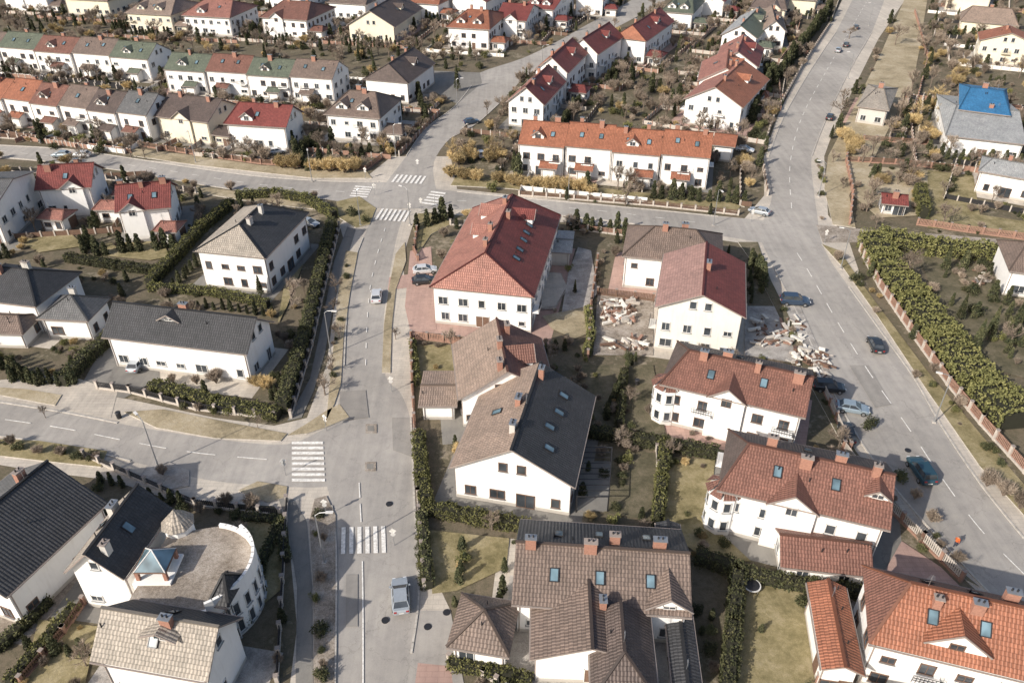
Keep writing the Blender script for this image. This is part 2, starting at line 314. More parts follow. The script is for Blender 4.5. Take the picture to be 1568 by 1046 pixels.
# ---------------------------------------------------------------- houses
FOOT=[]
def window(m,c,w,h,nrm,up=Vector((0,0,1)),fr='frame',gl='glass',sill=True):
    c=Vector(c);nrm=Vector(nrm); t=up.cross(nrm).normalized(); f=.09
    m.box(c+nrm*.02,(w,.05,h),gl,t,nrm,up)
    for s in(-1,1):
        m.box(c+nrm*.04+t*s*(w/2),(f,.1,h+f),fr,t,nrm,up); m.box(c+nrm*.04+up*s*(h/2),(w+f,.1,f),fr,t,nrm,up)
    if w>1: m.box(c+nrm*.035,(.06,.09,h),fr,t,nrm,up)
    if sill: m.box(c+nrm*.1-up*(h/2+.07),(w+.25,.22,.05),'zinc',t,nrm,up)
def house(name,p1,p2,dep,eave,rise,axis='a',hip=(0,0),roof='red',wall='white',over=.55,chim=2,sky=0,skyr=None,dorm=(),seed=None,world=False,balc=True,win=True,fr=None):
    R=random.Random(seed if seed is not None else hash((round(p1[0]),round(p1[1])))&0xffff)
    A=Vector(p1) if world else G(p1[0],p1[1],eave); B=Vector(p2) if world else G(p2[0],p2[1],eave)
    ux=Vector((B.x-A.x,B.y-A.y,0)); L=ux.length; ux.normalize(); uy=Vector((-ux.y,ux.x,0))
    if isinstance(dep,tuple): D=(G(dep[0],dep[1],eave)-B).dot(uy)
    else: D=dep
    D=max(D,4)
    C=Vector((A.x,A.y,0))+ux*L/2+uy*D/2
    if axis=='a': X,Y,Lx,Ly=ux,uy,L,D
    else: X,Y,Lx,Ly=uy,-ux,D,L
    mw=Matrix(((X.x,Y.x,0,C.x),(X.y,Y.y,0,C.y),(0,0,1,0),(0,0,0,1)))
    e=bpy.data.objects.new(name,None); S.collection.objects.link(e); e.matrix_world=mw; e.empty_display_size=.5
    def q(x,y,r=0.): v=mw@Vector((x,y,0)); return (v.x,v.y)
    fp=[q(-Lx/2-.4,-Ly/2-.4),q(Lx/2+.4,-Ly/2-.4),q(Lx/2+.4,Ly/2+.4),q(-Lx/2-.4,Ly/2+.4)]; FOOT.append((fp,mw,Lx,Ly))
    rp,rm=(roof,roof) if isinstance(roof,str) else roof  # some pairs paint the sunlit and shaded slope into the tiles
    rp='r_'+rp; rm='r_'+rm
    hx,hy=Lx/2,Ly/2; zr=eave+rise; xa,xb=-hx+hip[0],hx-hip[1]
    if xb<xa: xa=xb=(xa+xb)/2
    def rz(x,y):
        z=eave+rise*(1-abs(y)/hy)
        if hip[0]: z=min(z,eave+rise*(x+hx)/hip[0])
        if hip[1]: z=min(z,eave+rise*(hx-x)/hip[1])
        return z
    m=MB(); m.mi(rp); m.mi(rm)
    if rm==rp: m.mats.append('r_x')
    a,b,c,d=(-hx,-hy,eave),(hx,-hy,eave),(hx,hy,eave),(-hx,hy,eave); r0,r1=(xa,0,zr),(xb,0,zr)
    if xb-xa>.01:
        m.poly([a,b,r1,r0],rm,True); m.poly([c,d,r0,r1],rp,True)
    else: m.poly([a,b,r0],rm,True); m.poly([c,d,r0],rp,True)
    if hip[0]: m.poly([d,a,r0],rp,True)
    if hip[1]: m.poly([b,c,r1],rm,True)
    if rm==rp: m.mats[1]=rp
    m.mats+=['trim','trim']
    o=m.build('roof',e); so=o.modifiers.new('s','SOLIDIFY'); so.thickness=.2; so.offset=-1; so.material_offset_rim=2; so.material_offset=0
    bm=bmesh.new(); bm.from_mesh(o.data); bmesh.ops.remove_doubles(bm,verts=bm.verts,dist=.001); bm.to_mesh(o.data); bm.free()
    m=MB()
    if xb-xa>.1: m.box(((xa+xb)/2,0,zr+.05),(xb-xa+.1,.3,.14),rm)
    for (hh,sx,xr) in ((hip[0],-1,xa),(hip[1],1,xb)):
        if hh:
            for sy in(-1,1):
                p0=Vector((sx*hx,sy*hy,eave+.05));p1_=Vector((xr,0,zr+.05)); dd=(p1_-p0).normalized(); s_=dd.cross(Vector((0,0,1))).normalized()
                m.box((p0+p1_)/2,((p1_-p0).length,.26,.13),rm,dd,s_,s_.cross(dd))
    for sy in(-1,1):
        m.box((0,sy*(hy+.07),eave-.14),(Lx,.14,.12),'trim')
        for sx in(-1,1): m.box((sx*(hx-over-.2),sy*(hy-over+.06),eave/2),(.1,.1,eave-.3),'trim')
    wx,wy=hx-over,hy-over; s=rise/hy
    if hip[0]: s=min(s,rise/hip[0])
    if hip[1]: s=min(s,rise/hip[1])
    zw=eave+s*over-.26; wr0=xa if hip[0] else -wx; wr1=xb if hip[1] else wx; zt=zr-.27
    w=MB()
    A0,B0,C0,D0=(-wx,-wy,zw),(wx,-wy,zw),(wx,wy,zw),(-wx,wy,zw); R0,R1=(wr0,0,zt),(wr1,0,zt)
    for (p_,q_) in ((A0,B0),(B0,C0),(C0,D0),(D0,A0)): w.poly([(p_[0],p_[1],0),(q_[0],q_[1],0),q_,p_],wall)
    w.poly([A0,B0,R1,R0],wall); w.poly([C0,D0,R0,R1],wall); w.poly([D0,A0,R0],wall); w.poly([B0,C0,R1],wall)
    w.box((0,0,.22),(2*wx+.08,2*wy+.08,.5),'greyw')
    w.build('walls',e)
    k=MB(); fr=fr or R.choice(['frame','frame','brown'])
    floors=[1.6+2.9*i for i in range(max(1,int((eave-.6)/2.8)))]
    if win:
      for (n_,len_,off) in (((0,-1,0),2*wx,wy),((0,1,0),2*wx,wy),((-1,0,0),2*wy,wx),((1,0,0),2*wy,wx)):
        N=Vector(n_); T=Vector((0,0,1)).cross(N); cnt=max(2,int(len_/3.0)); 
        for fi,z in enumerate(floors):
            for i in range(cnt):
                if R.random()<.16: continue
                t=(i+.5)/cnt*len_-len_/2+R.uniform(-.15,.15); ww=R.choice([1.0,1.3,1.5,1.8 if fi==0 else 1.2]); ht=1.35 if R.random()<.8 else .8
                if fi==0 and i==cnt//2 and R.random()<.6:
                    window(k,N*off+T*t+Vector((0,0,1.15)),1.1 if R.random()<.5 else 2.2,2.1,N,fr=fr,gl='brown' if R.random()<.4 else 'glass',sill=False); continue
                window(k,N*off+T*t+Vector((0,0,z)),ww,ht,N,fr=fr)
                if fi==1 and balc and R.random()<.16:
                    cc=N*(off+.6)+T*t; k.box(cc+Vector((0,0,z-.85)),(2.6,1.2,.16),wall,T,N,Vector((0,0,1)))
                    for rr in (.35,.7,1.0): k.box(N*(off+1.16)+T*t+Vector((0,0,z-.8+rr)),(2.6,.05,.05),'dkmetal',T,N,Vector((0,0,1)))
                    for bb in np.linspace(-1.28,1.28,9): k.box(N*(off+1.16)+T*(t+bb)+Vector((0,0,z-.3)),(.04,.04,1.0),'dkmetal',T,N,Vector((0,0,1)))
        g_=(n_[0]==-1 and not hip[0]) or (n_[0]==1 and not hip[1])
        if g_ and rise>2.3:
            zc=eave+.75+ (0.2 if rise>3 else 0)
            if 2*wy*(1-1.4/rise)>4: 
                for tt in(-1.1,1.1): window(k,N*off+T*tt+Vector((0,0,zc)),1.0,1.25,N,fr=fr)
            else: window(k,N*off+Vector((0,0,zc)),.9,1.1,N,fr=fr)
    k.mats and k.build('windows',e)
    for side,cn in ((1,sky if skyr is None else skyr),(-1,sky)):
        nrm=Vector((0,side*rise,hy)).normalized(); up=Vector((0,-side*hy,rise)).normalized(); 
        for i in range(cn):
            x=((i+.5)/cn-.5)*(xb-xa if xb-xa>3 else Lx*.4)*.8+R.uniform(-.3,.3); yy=side*hy*R.choice([.5,.5,.42]); c=Vector((x,yy,rz(x,yy)))+nrm*.09
            window(m,c,.85,1.3,nrm,up,fr='dkmetal',gl='sky',sill=False)
    for i in range(chim):
        x=xa+(xb-xa)*(i+.5)/chim+R.uniform(-1,1); y=R.choice([-1,1])*R.uniform(.3,1.3); z=rz(x,y); hgt=R.uniform(1.0,1.5); cw=R.uniform(.7,1.3)
        km='brick' if R.random()<.65 else ('greyw' if 'dark' in rm or 'grey' in rm else 'brick')
        m.box((x,y,z+hgt/2-.4),(cw,.65,hgt+.9),km); m.box((x,y,z+hgt+.09),(cw+.16,.8,.1),'zinc' if R.random()<.5 else 'trim')
        for pp in (-.22,.22): m.cyl((x+pp,y,z+hgt+.14),(x+pp,y,z+hgt+.4),.1,.09,'dkmetal',6)
    for i in range(R.randint(1,3)):
        x=R.uniform(xa,xb); y=R.choice([-1,1])*hy*R.uniform(.2,.5); z=rz(x,y); m.cyl((x,y,z-.1),(x,y,z+.5),.07,.07,'dkmetal',6)
    if R.random()<.5:
        x=R.uniform(xa,xb) if xb>xa else xa; z=zr; m.cyl((x,0,z),(x,0,z+1.6),.025,.02,'zinc',4)
        for j in range(4): m.box((x,0,z+1+j*.16),(.7-.1*j,.02,.02),'zinc')
    for (tx,side,dw,yf,hw_) in dorm:
        x=tx*hx; y1=side*hy*yf; zb=rz(x,y1) if yf<.96 else 0; zc=(rz(x,y1) if yf<.96 else eave)+hw_; zd=min(zc+dw*.36,zr-.05)
        def yat(z): return side*hy*max(0,(1-(z-eave)/rise))
        h=dw/2; kx=rm if side<0 else rp
        m.poly([(x-h,y1,zb),(x+h,y1,zb),(x+h,y1,zc),(x,y1,zd),(x-h,y1,zc)],wall)
        for sx in(-1,1):
            m.poly([(x+sx*h,y1,zb),(x+sx*h,y1,zc),(x+sx*h,yat(zc),zc),(x+sx*h,yat(zc) if yf>=.96 else y1,zb)],wall)
            a_=(x+sx*(h+.3),y1+side*.4,zc-.14);b_=(x+sx*(h+.3),yat(zc-.2),zc-.14);c_=(x,yat(zd)-side*.2,zd+.08);d_=(x,y1+side*.4,zd+.08)
            m.poly([a_,b_,c_,d_],kx,True)
            aa=Vector(a_);dd_=Vector(d_); u_=(dd_-aa).normalized(); m.box((aa+dd_)/2-Vector((0,0,.08)),((dd_-aa).length,.08,.16),'trim',u_,Vector((0,1,0)),u_.cross(Vector((0,1,0))))
        window(m,(x,y1,(max(zb,zc-1.6)+zc)/2+.1 if yf<.96 else zc-.7),min(1.2,dw*.6),min(1.2,hw_+.1) if yf<.96 else 1.2,(0,side,0),fr=fr,sill=False)
    m.build('roof_details',e)
    return e
def terrace(name,p1,p2,dep,eave,rise,units,**kw):
    A=G(p1[0],p1[1],eave);B=G(p2[0],p2[1],eave); n=len(units); d=(B-A)/n; up=Vector((-d.y,d.x,0)).normalized()
    e=bpy.data.objects.new(name,None); S.collection.objects.link(e)
    for i,u in enumerate(units):
        st=up*(.5*(i%2)); a=A+d*i+st;b=A+d*(i+1)-d.normalized()*.03+st; 
        h=house('terrace_unit',a,b,dep,eave+(.25 if i%2 else 0),rise,roof=u,world=True,over=.12,seed=i*7+int(p1[0]),dorm=[(.1 if i%2 else -.2,-1,2.6,.7,.8)] if i%2==0 else (),**kw)
        h.parent=e
        # lean-to entrance roof
        dn=d.normalized(); q=a+dn*(d.length*(.25 if i%2 else .5))-up*2.6; q.z=2.9
        pr=house('entrance_porch',q,q+dn*4.2,2.9,2.9,.8,'a',(0,0),u if u!='grey' else 'rbrown',world=True,chim=0,win=False,seed=i); pr.parent=e
    return e
house('red_roofed_villa',(657,440),(818,456),30,7,5.2,'b',(3.5,4),('redl','red'),chim=4,sky=6,skyr=0,dorm=[(.45,-1,3,.55,1.2),(-.05,1,3,.5,1.0),(.5,1,3.5,.55,1)],seed=3)  # paler red on the left slope: sunlit look put into the colour
house('twin_villa',(688,716),(880,747),(907,605),5.2,4.3,'b',(0,0),('brownl','dark'),chim=3,sky=4,skyr=1,seed=5)
house('twin_villa_rear',(702,612),(852,600),13,5.2,4.0,'b',(0,0),('brownl','rbrown'),chim=3,sky=0,dorm=[(-.1,-1,4,.6,1.0)],seed=6)
house('side_wing',(640,622),(700,622),8,2.8,.5,'a',(0,0),'brownl',chim=0,win=False,seed=2)
house('brown_roofed_house',(783,925),(1060,945),(1066,812),5,2.7,'a',(0,0),('dark','brown'),chim=4,sky=3,skyr=3,dorm=[(.75,-1,4,.9,.3)],seed=9)  # far slope gets dark tiles: its shade is painted in
house('front_wing',(812,1010),(1000,1016),12,4.2,2.0,'b',(0,0),('brown','dbrown'),chim=1,seed=11)  # right slope browned down to paint its shade, left one kept lit
house('garden_pavilion',(683,990),(780,1006),(800,922),3.3,2.2,'a',(3.5,3.5),'brown',chim=0,seed=12)
house('front_bay',(905,1072),(1010,1077),9,4.6,2.2,'b',(3.5,0),('dbrown','dbrown'),chim=0,seed=13)
house('side_annexe',(1030,1050),(1075,1053),20,3.0,.5,'b',(0,0),'dark',chim=0,seed=13,win=False)
house('red_brown_roofed_house',(1098,750),(1364,812),(1385,714),6.9,3.0,'a',(2.5,0),('dbrown','rbrown'),chim=4,sky=2,skyr=1,dorm=[(-.1,-1,5,1.0,.1),(.82,-1,2.2,.5,.5)],seed=15)  # back slope in darker brown: shade put into the tile colour
house('ground_floor_annexe',(1195,868),(1338,884),6.0,2.8,1.8,'a',(0,0),'rbrown',chim=0,seed=16)
house('red_brown_roofed_house',(1010,588),(1234,640),(1252,568),6.8,2.6,'a',(2.5,0),('dbrown','rbrown'),chim=4,sky=2,skyr=1,dorm=[(-.05,-1,4.6,1.0,.1)],seed=17)  # rear slope painted darker to stand for its shade
for (x,y,hh) in [(1103,752,6.0),(1015,592,6.0)]:
    c=G(x+8,y-6,hh); m=MB(); e=bpy.data.objects.new('bay_tower',None); S.collection.objects.link(e)
    P8=[(c.x+1.9*math.cos(t),c.y+1.9*math.sin(t)) for t in np.arange(8)*math.pi/4+.39]; m.prism(P8,0,hh,'white')
    for i in range(8):
        a=Vector((*P8[i],0));b=Vector((*P8[(i+1)%8],0)); n_=((a+b)/2-Vector((c.x,c.y,0))).normalized()
        m.poly([a+n_*.4+Vector((0,0,hh)),b+n_*.4+Vector((0,0,hh)),(c.x,c.y,hh+1.6)],'r_rbrown',True)
        for z in(1.6,4.5): window(m,(a+b)/2+Vector((0,0,z)),.8,1.4,n_)
    m.build('walls',e)
house('unfinished_house',(1003,470),(1142,487),(1138,402),8,3.0,'b',(0,0),('pink','red'),wall='raw',chim=1,sky=0,seed=18)
house('hip_roofed_house',(952,392),(1108,407),12,6.4,3.2,'a',(5,5),'brown',chim=2,seed=19)
house('hip_roofed_house',(296,385),(406,396),(467,325),7.2,3.3,'b',(5,5),('beige','dark'),chim=2,seed=20)  # one roof: beige paints the sunlit side, dark the shaded side
house('dark_roofed_house',(155,516),(378,543),(434,494),5.6,3.4,'a',(0,0),'dark',chim=1,sky=0,dorm=[(-.15,-1,3,.35,.3)],seed=21)
house('duplex_house',(175,326),(262,318),(305,280),6,3.2,'a',(0,0),'red',chim=3,sky=2,dorm=[(-.4,-1,4,1.0,.3)],seed=22)
house('duplex_house',(52,292),(140,287),(182,256),6,3.2,'a',(0,0),'red',chim=2,sky=1,dorm=[(.3,-1,4,1.0,.3)],seed=23)
for p in [((140,322),(200,322),5),((55,335),(95,338),5),((232,355),(270,356),5),((170,300),(215,296),6)]: house('porch',p[0],p[1],p[2],3,1.0,'a',(1,1),'redl',chim=0,seed=24)
house('hip_roofed_house',(-70,455),(55,470),(112,415),5.5,3,'a',(5,5),'dark',chim=2,seed=25)
house('hip_roofed_house',(55,488),(135,492),(158,456),4,2.4,'a',(4,4),'grey',chim=1,seed=26)
house('low_wing',(-40,510),(35,512),6,3,1.5,'a',(2,2),'brown',chim=0,seed=27)
house('grey_roofed_house',(-90,320),(-8,318),(52,262),8,2,'a',(0,0),'grey',chim=1,seed=28)
house('dark_roofed_house',(-150,855),(8,915),(145,762),5.5,4,'b',(0,0),('grey','dark'),chim=2,seed=30)
house('pale_roofed_house',(98,876),(190,888),(300,782),6,3.2,'b',(0,0),('beige','dark'),chim=2,sky=1,seed=31)  # sunlit left and shaded right slope painted as beige and dark tiles
house('pale_roofed_house',(137,1012),(318,1044),(372,945),6,3.2,'a',(0,0),('dark','beige'),chim=1,sky=1,dorm=[(.1,-1,3,.4,.6)],seed=32)
house('orange_roofed_house',(1330,985),(1600,1050),(1640,935),6.8,4.0,'a',(3,0),('rbrown','orange'),chim=3,sky=2,dorm=[(.0,-1,5,.8,.6)],seed=33)
house('orange_side_wing',(1258,1025),(1325,1035),10,4.2,.9,'b',(0,0),'orange',chim=0,seed=34)
house('orange_front_wing',(1320,1150),(1500,1180),6,4.2,1.6,'a',(2,2),'orange',chim=0,seed=35)
house('blue_roofed_house',(1448,208),(1572,222),(1590,160),4.6,2.5,'a',(3,0),'greyl',chim=1,seed=36)
house('blue_tarpaulin_roof_house',(1468,168),(1548,178),(1572,140),7,2.5,'a',(2,2),'blue',chim=1,seed=37)
house('flat_white_house',(1498,262),(1600,280),10,5,1.5,'a',(2,2),'greyl',chim=1,seed=38)
house('small_cottage',(1312,163),(1362,170),(1374,135),4.5,2.2,'a',(3,3),'beige',chim=1,seed=39,wall='greyw')
house('garden_shed',(1350,312),(1392,316),5.5,2.6,1.2,'a',(0,0),'red',chim=1,seed=40)
house('far_right_house',(1500,62),(1590,70),12,7,3,'b',(0,0),'orange',chim=1,seed=41,wall='cream')
house('far_right_house',(1470,32),(1560,40),14,5,4,'a',(3,3),'brownl',chim=1,seed=42,wall='cream')
house('edge_house',(1545,415),(1640,428),12,5,3,'a',(3,3),'brown',chim=1,seed=43)
house('garage',(822,385),(876,388),9,3,.4,'a',(0,0),'greyl',chim=0,seed=44,wall='greyw',win=False)
house('porch',(1090,222),(1126,226),9,4,1.3,'a',(0,0),'orange',chim=0,seed=45)
terrace('orange_terraced_houses',(793,221),(1088,246),11.5,7,3.6,['orange']*4,chim=2,sky=2,skyr=0)
terrace('green_brown_terraced_houses',(-60,70),(226,92),12,6.5,3.4,['brown','green','rbrown','brown','green'],chim=1,sky=2,skyr=0)
terrace('green_brown_terraced_houses',(250,107),(508,124),12,6.5,3.4,['green','rbrown','green','brown'],chim=1,sky=2,skyr=0)
terrace('brown_terraced_houses',(-40,148),(222,180),12,6.5,3.6,['orange','orange','rbrown','brown','dbrown','grey'],chim=1,sky=1,skyr=0)
HL=[('brown_roofed_house',(235,178),(318,188),(342,158),6,3.6,'a',(0,0),'dbrown','cream'),
('red_roofed_house',(342,190),(438,196),(462,172),6,3.6,'a',(2,0),'red','white'),
('brown_hip_roofed_house',(495,175),(582,182),(604,150),6.5,3.8,'a',(4,4),'brown','white'),
('brown_roofed_house',(556,122),(625,128),(648,95),6,4,'b',(3,0),'dbrown','white'),
('cream_house',(190,20),(262,24),(282,4),6.5,3.6,'a',(4,4),'brownl','cream'),
('red_roofed_house',(277,24),(352,28),(378,8),6.5,3.6,'a',(4,4),'redl','white'),
('red_roofed_house',(397,27),(470,32),(494,10),6.5,3.8,'a',(4,4),'rbrown','white'),
('brown_roofed_house',(531,38),(604,42),(628,12),5.5,5,'b',(0,0),'dbrown','cream'),
('orange_roofed_house',(683,42),(750,46),(764,20),7,3.4,'a',(4,4),'orange','white'),
('red_roofed_house',(757,30),(806,33),(818,12),6.5,3.4,'a',(0,0),'red','white'),
('red_roofed_house',(802,12),(848,16),(858,-6),6.5,3.4,'a',(0,0),'red','white'),
('orange_roofed_house',(775,156),(834,162),(866,125),6.5,4.2,'b',(0,0),('redl','red'),'white'),
('stepped_terraced_house',(817,108),(870,113),(905,82),8,4,'b',(0,0),('orange','red'),'white'),  # orange paints the lit left slope, red the shaded right
('stepped_terraced_house',(866,78),(916,84),(950,56),8,4,'b',(0,0),('orange','red'),'white'),  # same painted light: lit slope orange, shaded slope red
('red_roofed_house',(938,58),(990,64),(1022,32),7.5,4,'b',(2,0),('orange','red'),'white'),
('orange_roofed_house',(1046,152),(1138,166),(1152,118),6.5,4.2,'b',(0,0),('redl','orange'),'white'),
('orange_roofed_house',(1068,124),(1150,130),(1162,100),6.5,4,'b',(0,0),('redl','orange'),'white'),
('orange_roofed_house',(1092,98),(1162,104),(1172,75),6.5,4,'b',(0,0),('redl','red'),'white'),
('pale_roofed_house',(1103,54),(1160,60),(1192,30),5.5,3.6,'b',(0,0),('greyl','green'),'white'),
('grey_roofed_house',(1165,48),(1205,50),(1222,26),5.5,3.6,'b',(0,0),('brownl','dbrown'),'white'),
('green_roofed_house',(1012,18),(1062,22),(1080,2),6,3.4,'a',(3,3),'green','white'),
('brown_roofed_house',(1148,12),(1205,16),(1222,-6),6,3.4,'a',(3,3),'brown','cream'),
('brown_roofed_house',(1200,-2),(1252,2),(1268,-20),6,3.4,'a',(3,3),'brown','cream'),
('red_roofed_house',(95,-2),(165,2),(180,-18),6,3.6,'a',(4,4),'rbrown','cream'),
('brown_roofed_house',(0,-8),(70,-4),(85,-22),6,3.6,'a',(4,4),'brown','white'),
('brown_roofed_house',(500,4),(560,8),(580,-14),6,3.6,'a',(4,4),'brown','white'),
('orange_roofed_house',(620,4),(672,8),(690,-14),6,3.6,'a',(4,4),'orange','white'),
('red_roofed_house',(690,0),(745,4),(760,-16),6,3.6,'b',(0,0),'red','white'),
('red_roofed_house',(1060,0),(1110,4),(1120,-18),6,3.6,'b',(0,0),'red','white'),
('brown_roofed_house',(400,-10),(460,-6),(475,-24),6,3.6,'a',(4,4),'brown','white'),
('red_roofed_house',(880,0),(925,2),(940,-18),6,3.6,'b',(0,0),'red','white'),
('orange_roofed_house',(1450,-8),(1520,-2),(1540,-20),6,3.6,'a',(3,3),'orange','cream'),
]
for i,h in enumerate(HL):
    D=[(-.3,-1,3,.8,1.0)] if i%2 else [(.3,-1,3,.75,.9),(-.45,-1,3,.75,.9)]
    if i%3==0 and h[6]=='a': D=[(random.choice([-.3,0,.3]),-1,5,1.0,.2)]
    house(h[0],h[1],h[2],h[3],h[4],h[5],h[6],h[7],h[8],h[9],chim=2,sky=i%3,dorm=D if h[6]=='a' else [(.2,-1,3,.6,.9)],seed=50+i)
    if i%2==0:
        A=G(h[2][0],h[2][1],3); B=G(h[1][0],h[1][1],3); d=(A-B).normalized(); p=G(h[2][0],h[2][1],h[4]); p.z=3
        house('side_extension',p+d*.2,p+d*5.5,7,3,1.2,'a',(0,1.5),h[8] if isinstance(h[8],str) else h[8][1],h[9],world=True,chim=0,seed=i)
for i in range(46):
    x=random.uniform(-330,330); y=random.uniform(395,560)
    if any(abs(x-f[1].translation.x)<22 and abs(y-f[1].translation.y)<22 for f in FOOT): continue
    a=random.uniform(-.3,.3); A=Vector((x,y,0)); B=A+Vector((14*math.cos(a),14*math.sin(a),0))
    house('suburban_house',A,B,11,6,3.5,'a',(3,3),random.choice(['red','orange','brown','rbrown']),random.choice(['white','cream']),world=True,win=False,chim=1,seed=i)
def drum():
    c=G(300,872,5.6); e=bpy.data.objects.new('round_villa_with_roof_terrace',None); S.collection.objects.link(e)
    m=MB(); R=6.0
    arc=[(c.x+R*math.cos(t),c.y+R*math.sin(t)) for t in np.linspace(-1.7,1.45,26)]
    pts=arc+[(c.x-4.6,c.y+R*.8),(c.x-5.5,c.y-R*.8)]
    m.prism(pts,0,5.5,'dirt','white')
    for i in range(25):
        a=Vector((*arc[i],0));b=Vector((*arc[i+1],0)); d=(b-a).normalized(); n=Vector((d.y,-d.x,0)); mid=(a+b)/2
        hh=.5 if i<5 or i>20 else 1.5
        m.box(mid+Vector((0,0,5.5+hh/2))-n*.15,((b-a).length+.06,.3,hh),'white',d,n*-1,Vector((0,0,1)))
        if i%2==0:
            for z in(1.5,4.0): window(m,mid+Vector((0,0,z)),.7,1.7,n,fr='frame')
    q=G(243,872,5.6); s=1.4
    m.box((q.x,q.y,2.9),(3.8,3.8,5.8),'white')
    for dx in(-s,s):
        for dy in(-s,s): m.box((q.x+dx,q.y+dy,5.8+.6),(.35,.35,1.2),'brick')
    top=(q.x,q.y,8.6)
    cs=[(q.x-s-.2,q.y-s-.2,7.0),(q.x+s+.2,q.y-s-.2,7.0),(q.x+s+.2,q.y+s+.2,7.0),(q.x-s-.2,q.y+s+.2,7.0)]
    for i in range(4):
        m.poly([cs[i],cs[(i+1)%4],top],'sky'); a=Vector(cs[i]);b=Vector(top); m.cyl(a,b,.07,.07,'frame',5); m.cyl(a,cs[(i+1)%4],.08,.08,'brown',5)
    q=G(272,800,6.4); 
    for i in range(8):
        t=i*math.pi/4;t2=t+math.pi/4; m.poly([(q.x+1.8*math.cos(t),q.y+1.8*math.sin(t),6.4),(q.x+1.8*math.cos(t2),q.y+1.8*math.sin(t2),6.4),(q.x,q.y,8.4)],'r_beige',True)
    m.cyl((q.x,q.y,0),(q.x,q.y,6.4),1.5,1.5,'white',12)
    m.build('body',e); FOOT.append(([(c.x-8,c.y-8),(c.x+7,c.y-8),(c.x+7,c.y+8),(c.x-8,c.y+8)],None,0,0))
    house('round_villa_turret',(318,925),(350,930),4,6.2,2.2,'a',(1.8,1.8),'dark',chim=0,seed=77)
drum()
m=MB()
p=[G(888,708,0),G(935,708,0),G(930,784,0),G(882,784,0)]; m.prism([(q.x,q.y) for q in p],0,.22,'asphalt_dk')
for q in p: m.box(q+Vector((0,0,1.3)),(.15,.15,2.6),'dkmetal')
for i in range(4):
    u=p[i]+Vector((0,0,2.6));v=p[(i+1)%4]+Vector((0,0,2.6)); m.cyl(u,v,.08,.08,'dkmetal',5)
for i in range(1,9):
    u=p[0].lerp(p[3],i/9)+Vector((0,0,2.62));v=p[1].lerp(p[2],i/9)+Vector((0,0,2.62)); m.cyl(u,v,.05,.05,'dkmetal',4)
m.build('pergola')
def free(x,y,mar=0):
    for f in FOOT:
        if pip(x,y,f[0]): return False
    for k in KEEP:
        if pip(x,y,k): return False
    return True
NA=0
for f in FOOT:
    fp,mw,Lx,Ly=f
    if mw is None or Lx*Ly<60: continue
    R=random.Random(int(mw.translation.x*7+mw.translation.y)); a,b,c,d=[R.uniform(.6,3.2) for _ in range(4)]
    pts=[mw@Vector(q) for q in ((-Lx/2-a,-Ly/2-b,0),(Lx/2+c,-Ly/2-b,0),(Lx/2+c,Ly/2+d,0),(-Lx/2-a,Ly/2+d,0))]
    NA+=1; area('paved_apron',pts,R.choice(['concrete','asphalt_dk','asphalt_dk','pink','gravel','dirt']),keep=False,z=.006+.00005*NA,world=True)
fm=MB()
for f in FOOT:
    fp,mw,Lx,Ly=f
    if mw is None or Lx*Ly<60 or mw.translation.y<150 or mw.translation.y>400: continue
    R=random.Random(int(mw.translation.x*3+mw.translation.y)); k=R.choice(['brown','terr','stone','white','dkmetal']); o1,o2=R.uniform(4,8),R.uniform(5,10)
    cs=[Vector((-Lx/2-o1,-Ly/2-o2,0)),Vector((Lx/2+o1,-Ly/2-o2,0)),Vector((Lx/2+o1,Ly/2+o2,0)),Vector((-Lx/2-o1,Ly/2+o2,0))]
    for i in range(4):
        a=mw@cs[i];b=mw@cs[(i+1)%4]; L=(b-a).length; d=(b-a)/L; n=Vector((-d.y,d.x,0)); s=0
        while s<L:
            p=a+d*(s+1.25); 
            if free(p.x,p.y): fm.box(p+Vector((0,0,.65)),(2.3,.05,1.1),k,d,n); fm.box(a+d*s+Vector((0,0,.7)),(.25,.25,1.4),'stone' if k!='stone' else 'terr',d,n)
            s+=2.5
fm.build('garden_fence')
# ---------------------------------------------------------------- foliage
def leafmat(name,c1,c2,c3):
    m,n,l,b=nt(name); t=noise(n,l,1.1,4,.7,geo(n)); oi=n.new('ShaderNodeObjectInfo')
    r=ramp(n,[(.32,c1),(.52,c2),(.7,c3)]); l.new(t.outputs[0],r.inputs[0])
    hs=n.new('ShaderNodeHueSaturation'); mr=n.new('ShaderNodeMapRange'); mr.inputs[3].default_value=.65; mr.inputs[4].default_value=1.4
    l.new(oi.outputs['Random'],mr.inputs[0]); l.new(mr.outputs[0],hs.inputs['Value']); l.new(r.outputs[0],hs.inputs['Color'])
    l.new(hs.outputs[0],b.inputs['Base Color']); b.inputs['Roughness'].default_value=.8; b.inputs['Specular IOR Level'].default_value=.2; return m
M['thuja']=leafmat('thuja_foliage',(.03,.04,.022),(.07,.075,.038),(.13,.125,.065))
M['hedge']=leafmat('hedge_foliage',(.075,.08,.032),(.15,.15,.058),(.27,.25,.105))
M['hedge_dk']=leafmat('hedge_foliage_dark',(.04,.05,.025),(.085,.088,.042),(.15,.14,.068))
M['ochre']=leafmat('willow_twigs',(.30,.22,.11),(.46,.35,.18),(.56,.45,.26))
M['twig']=leafmat('bare_twigs',(.17,.135,.105),(.29,.235,.185),(.40,.34,.28))
M['bark']=simple('bark',(.19,.15,.12),.95,0,.3,5)
M['core']=simple('foliage_core',(.03,.03,.019),1)
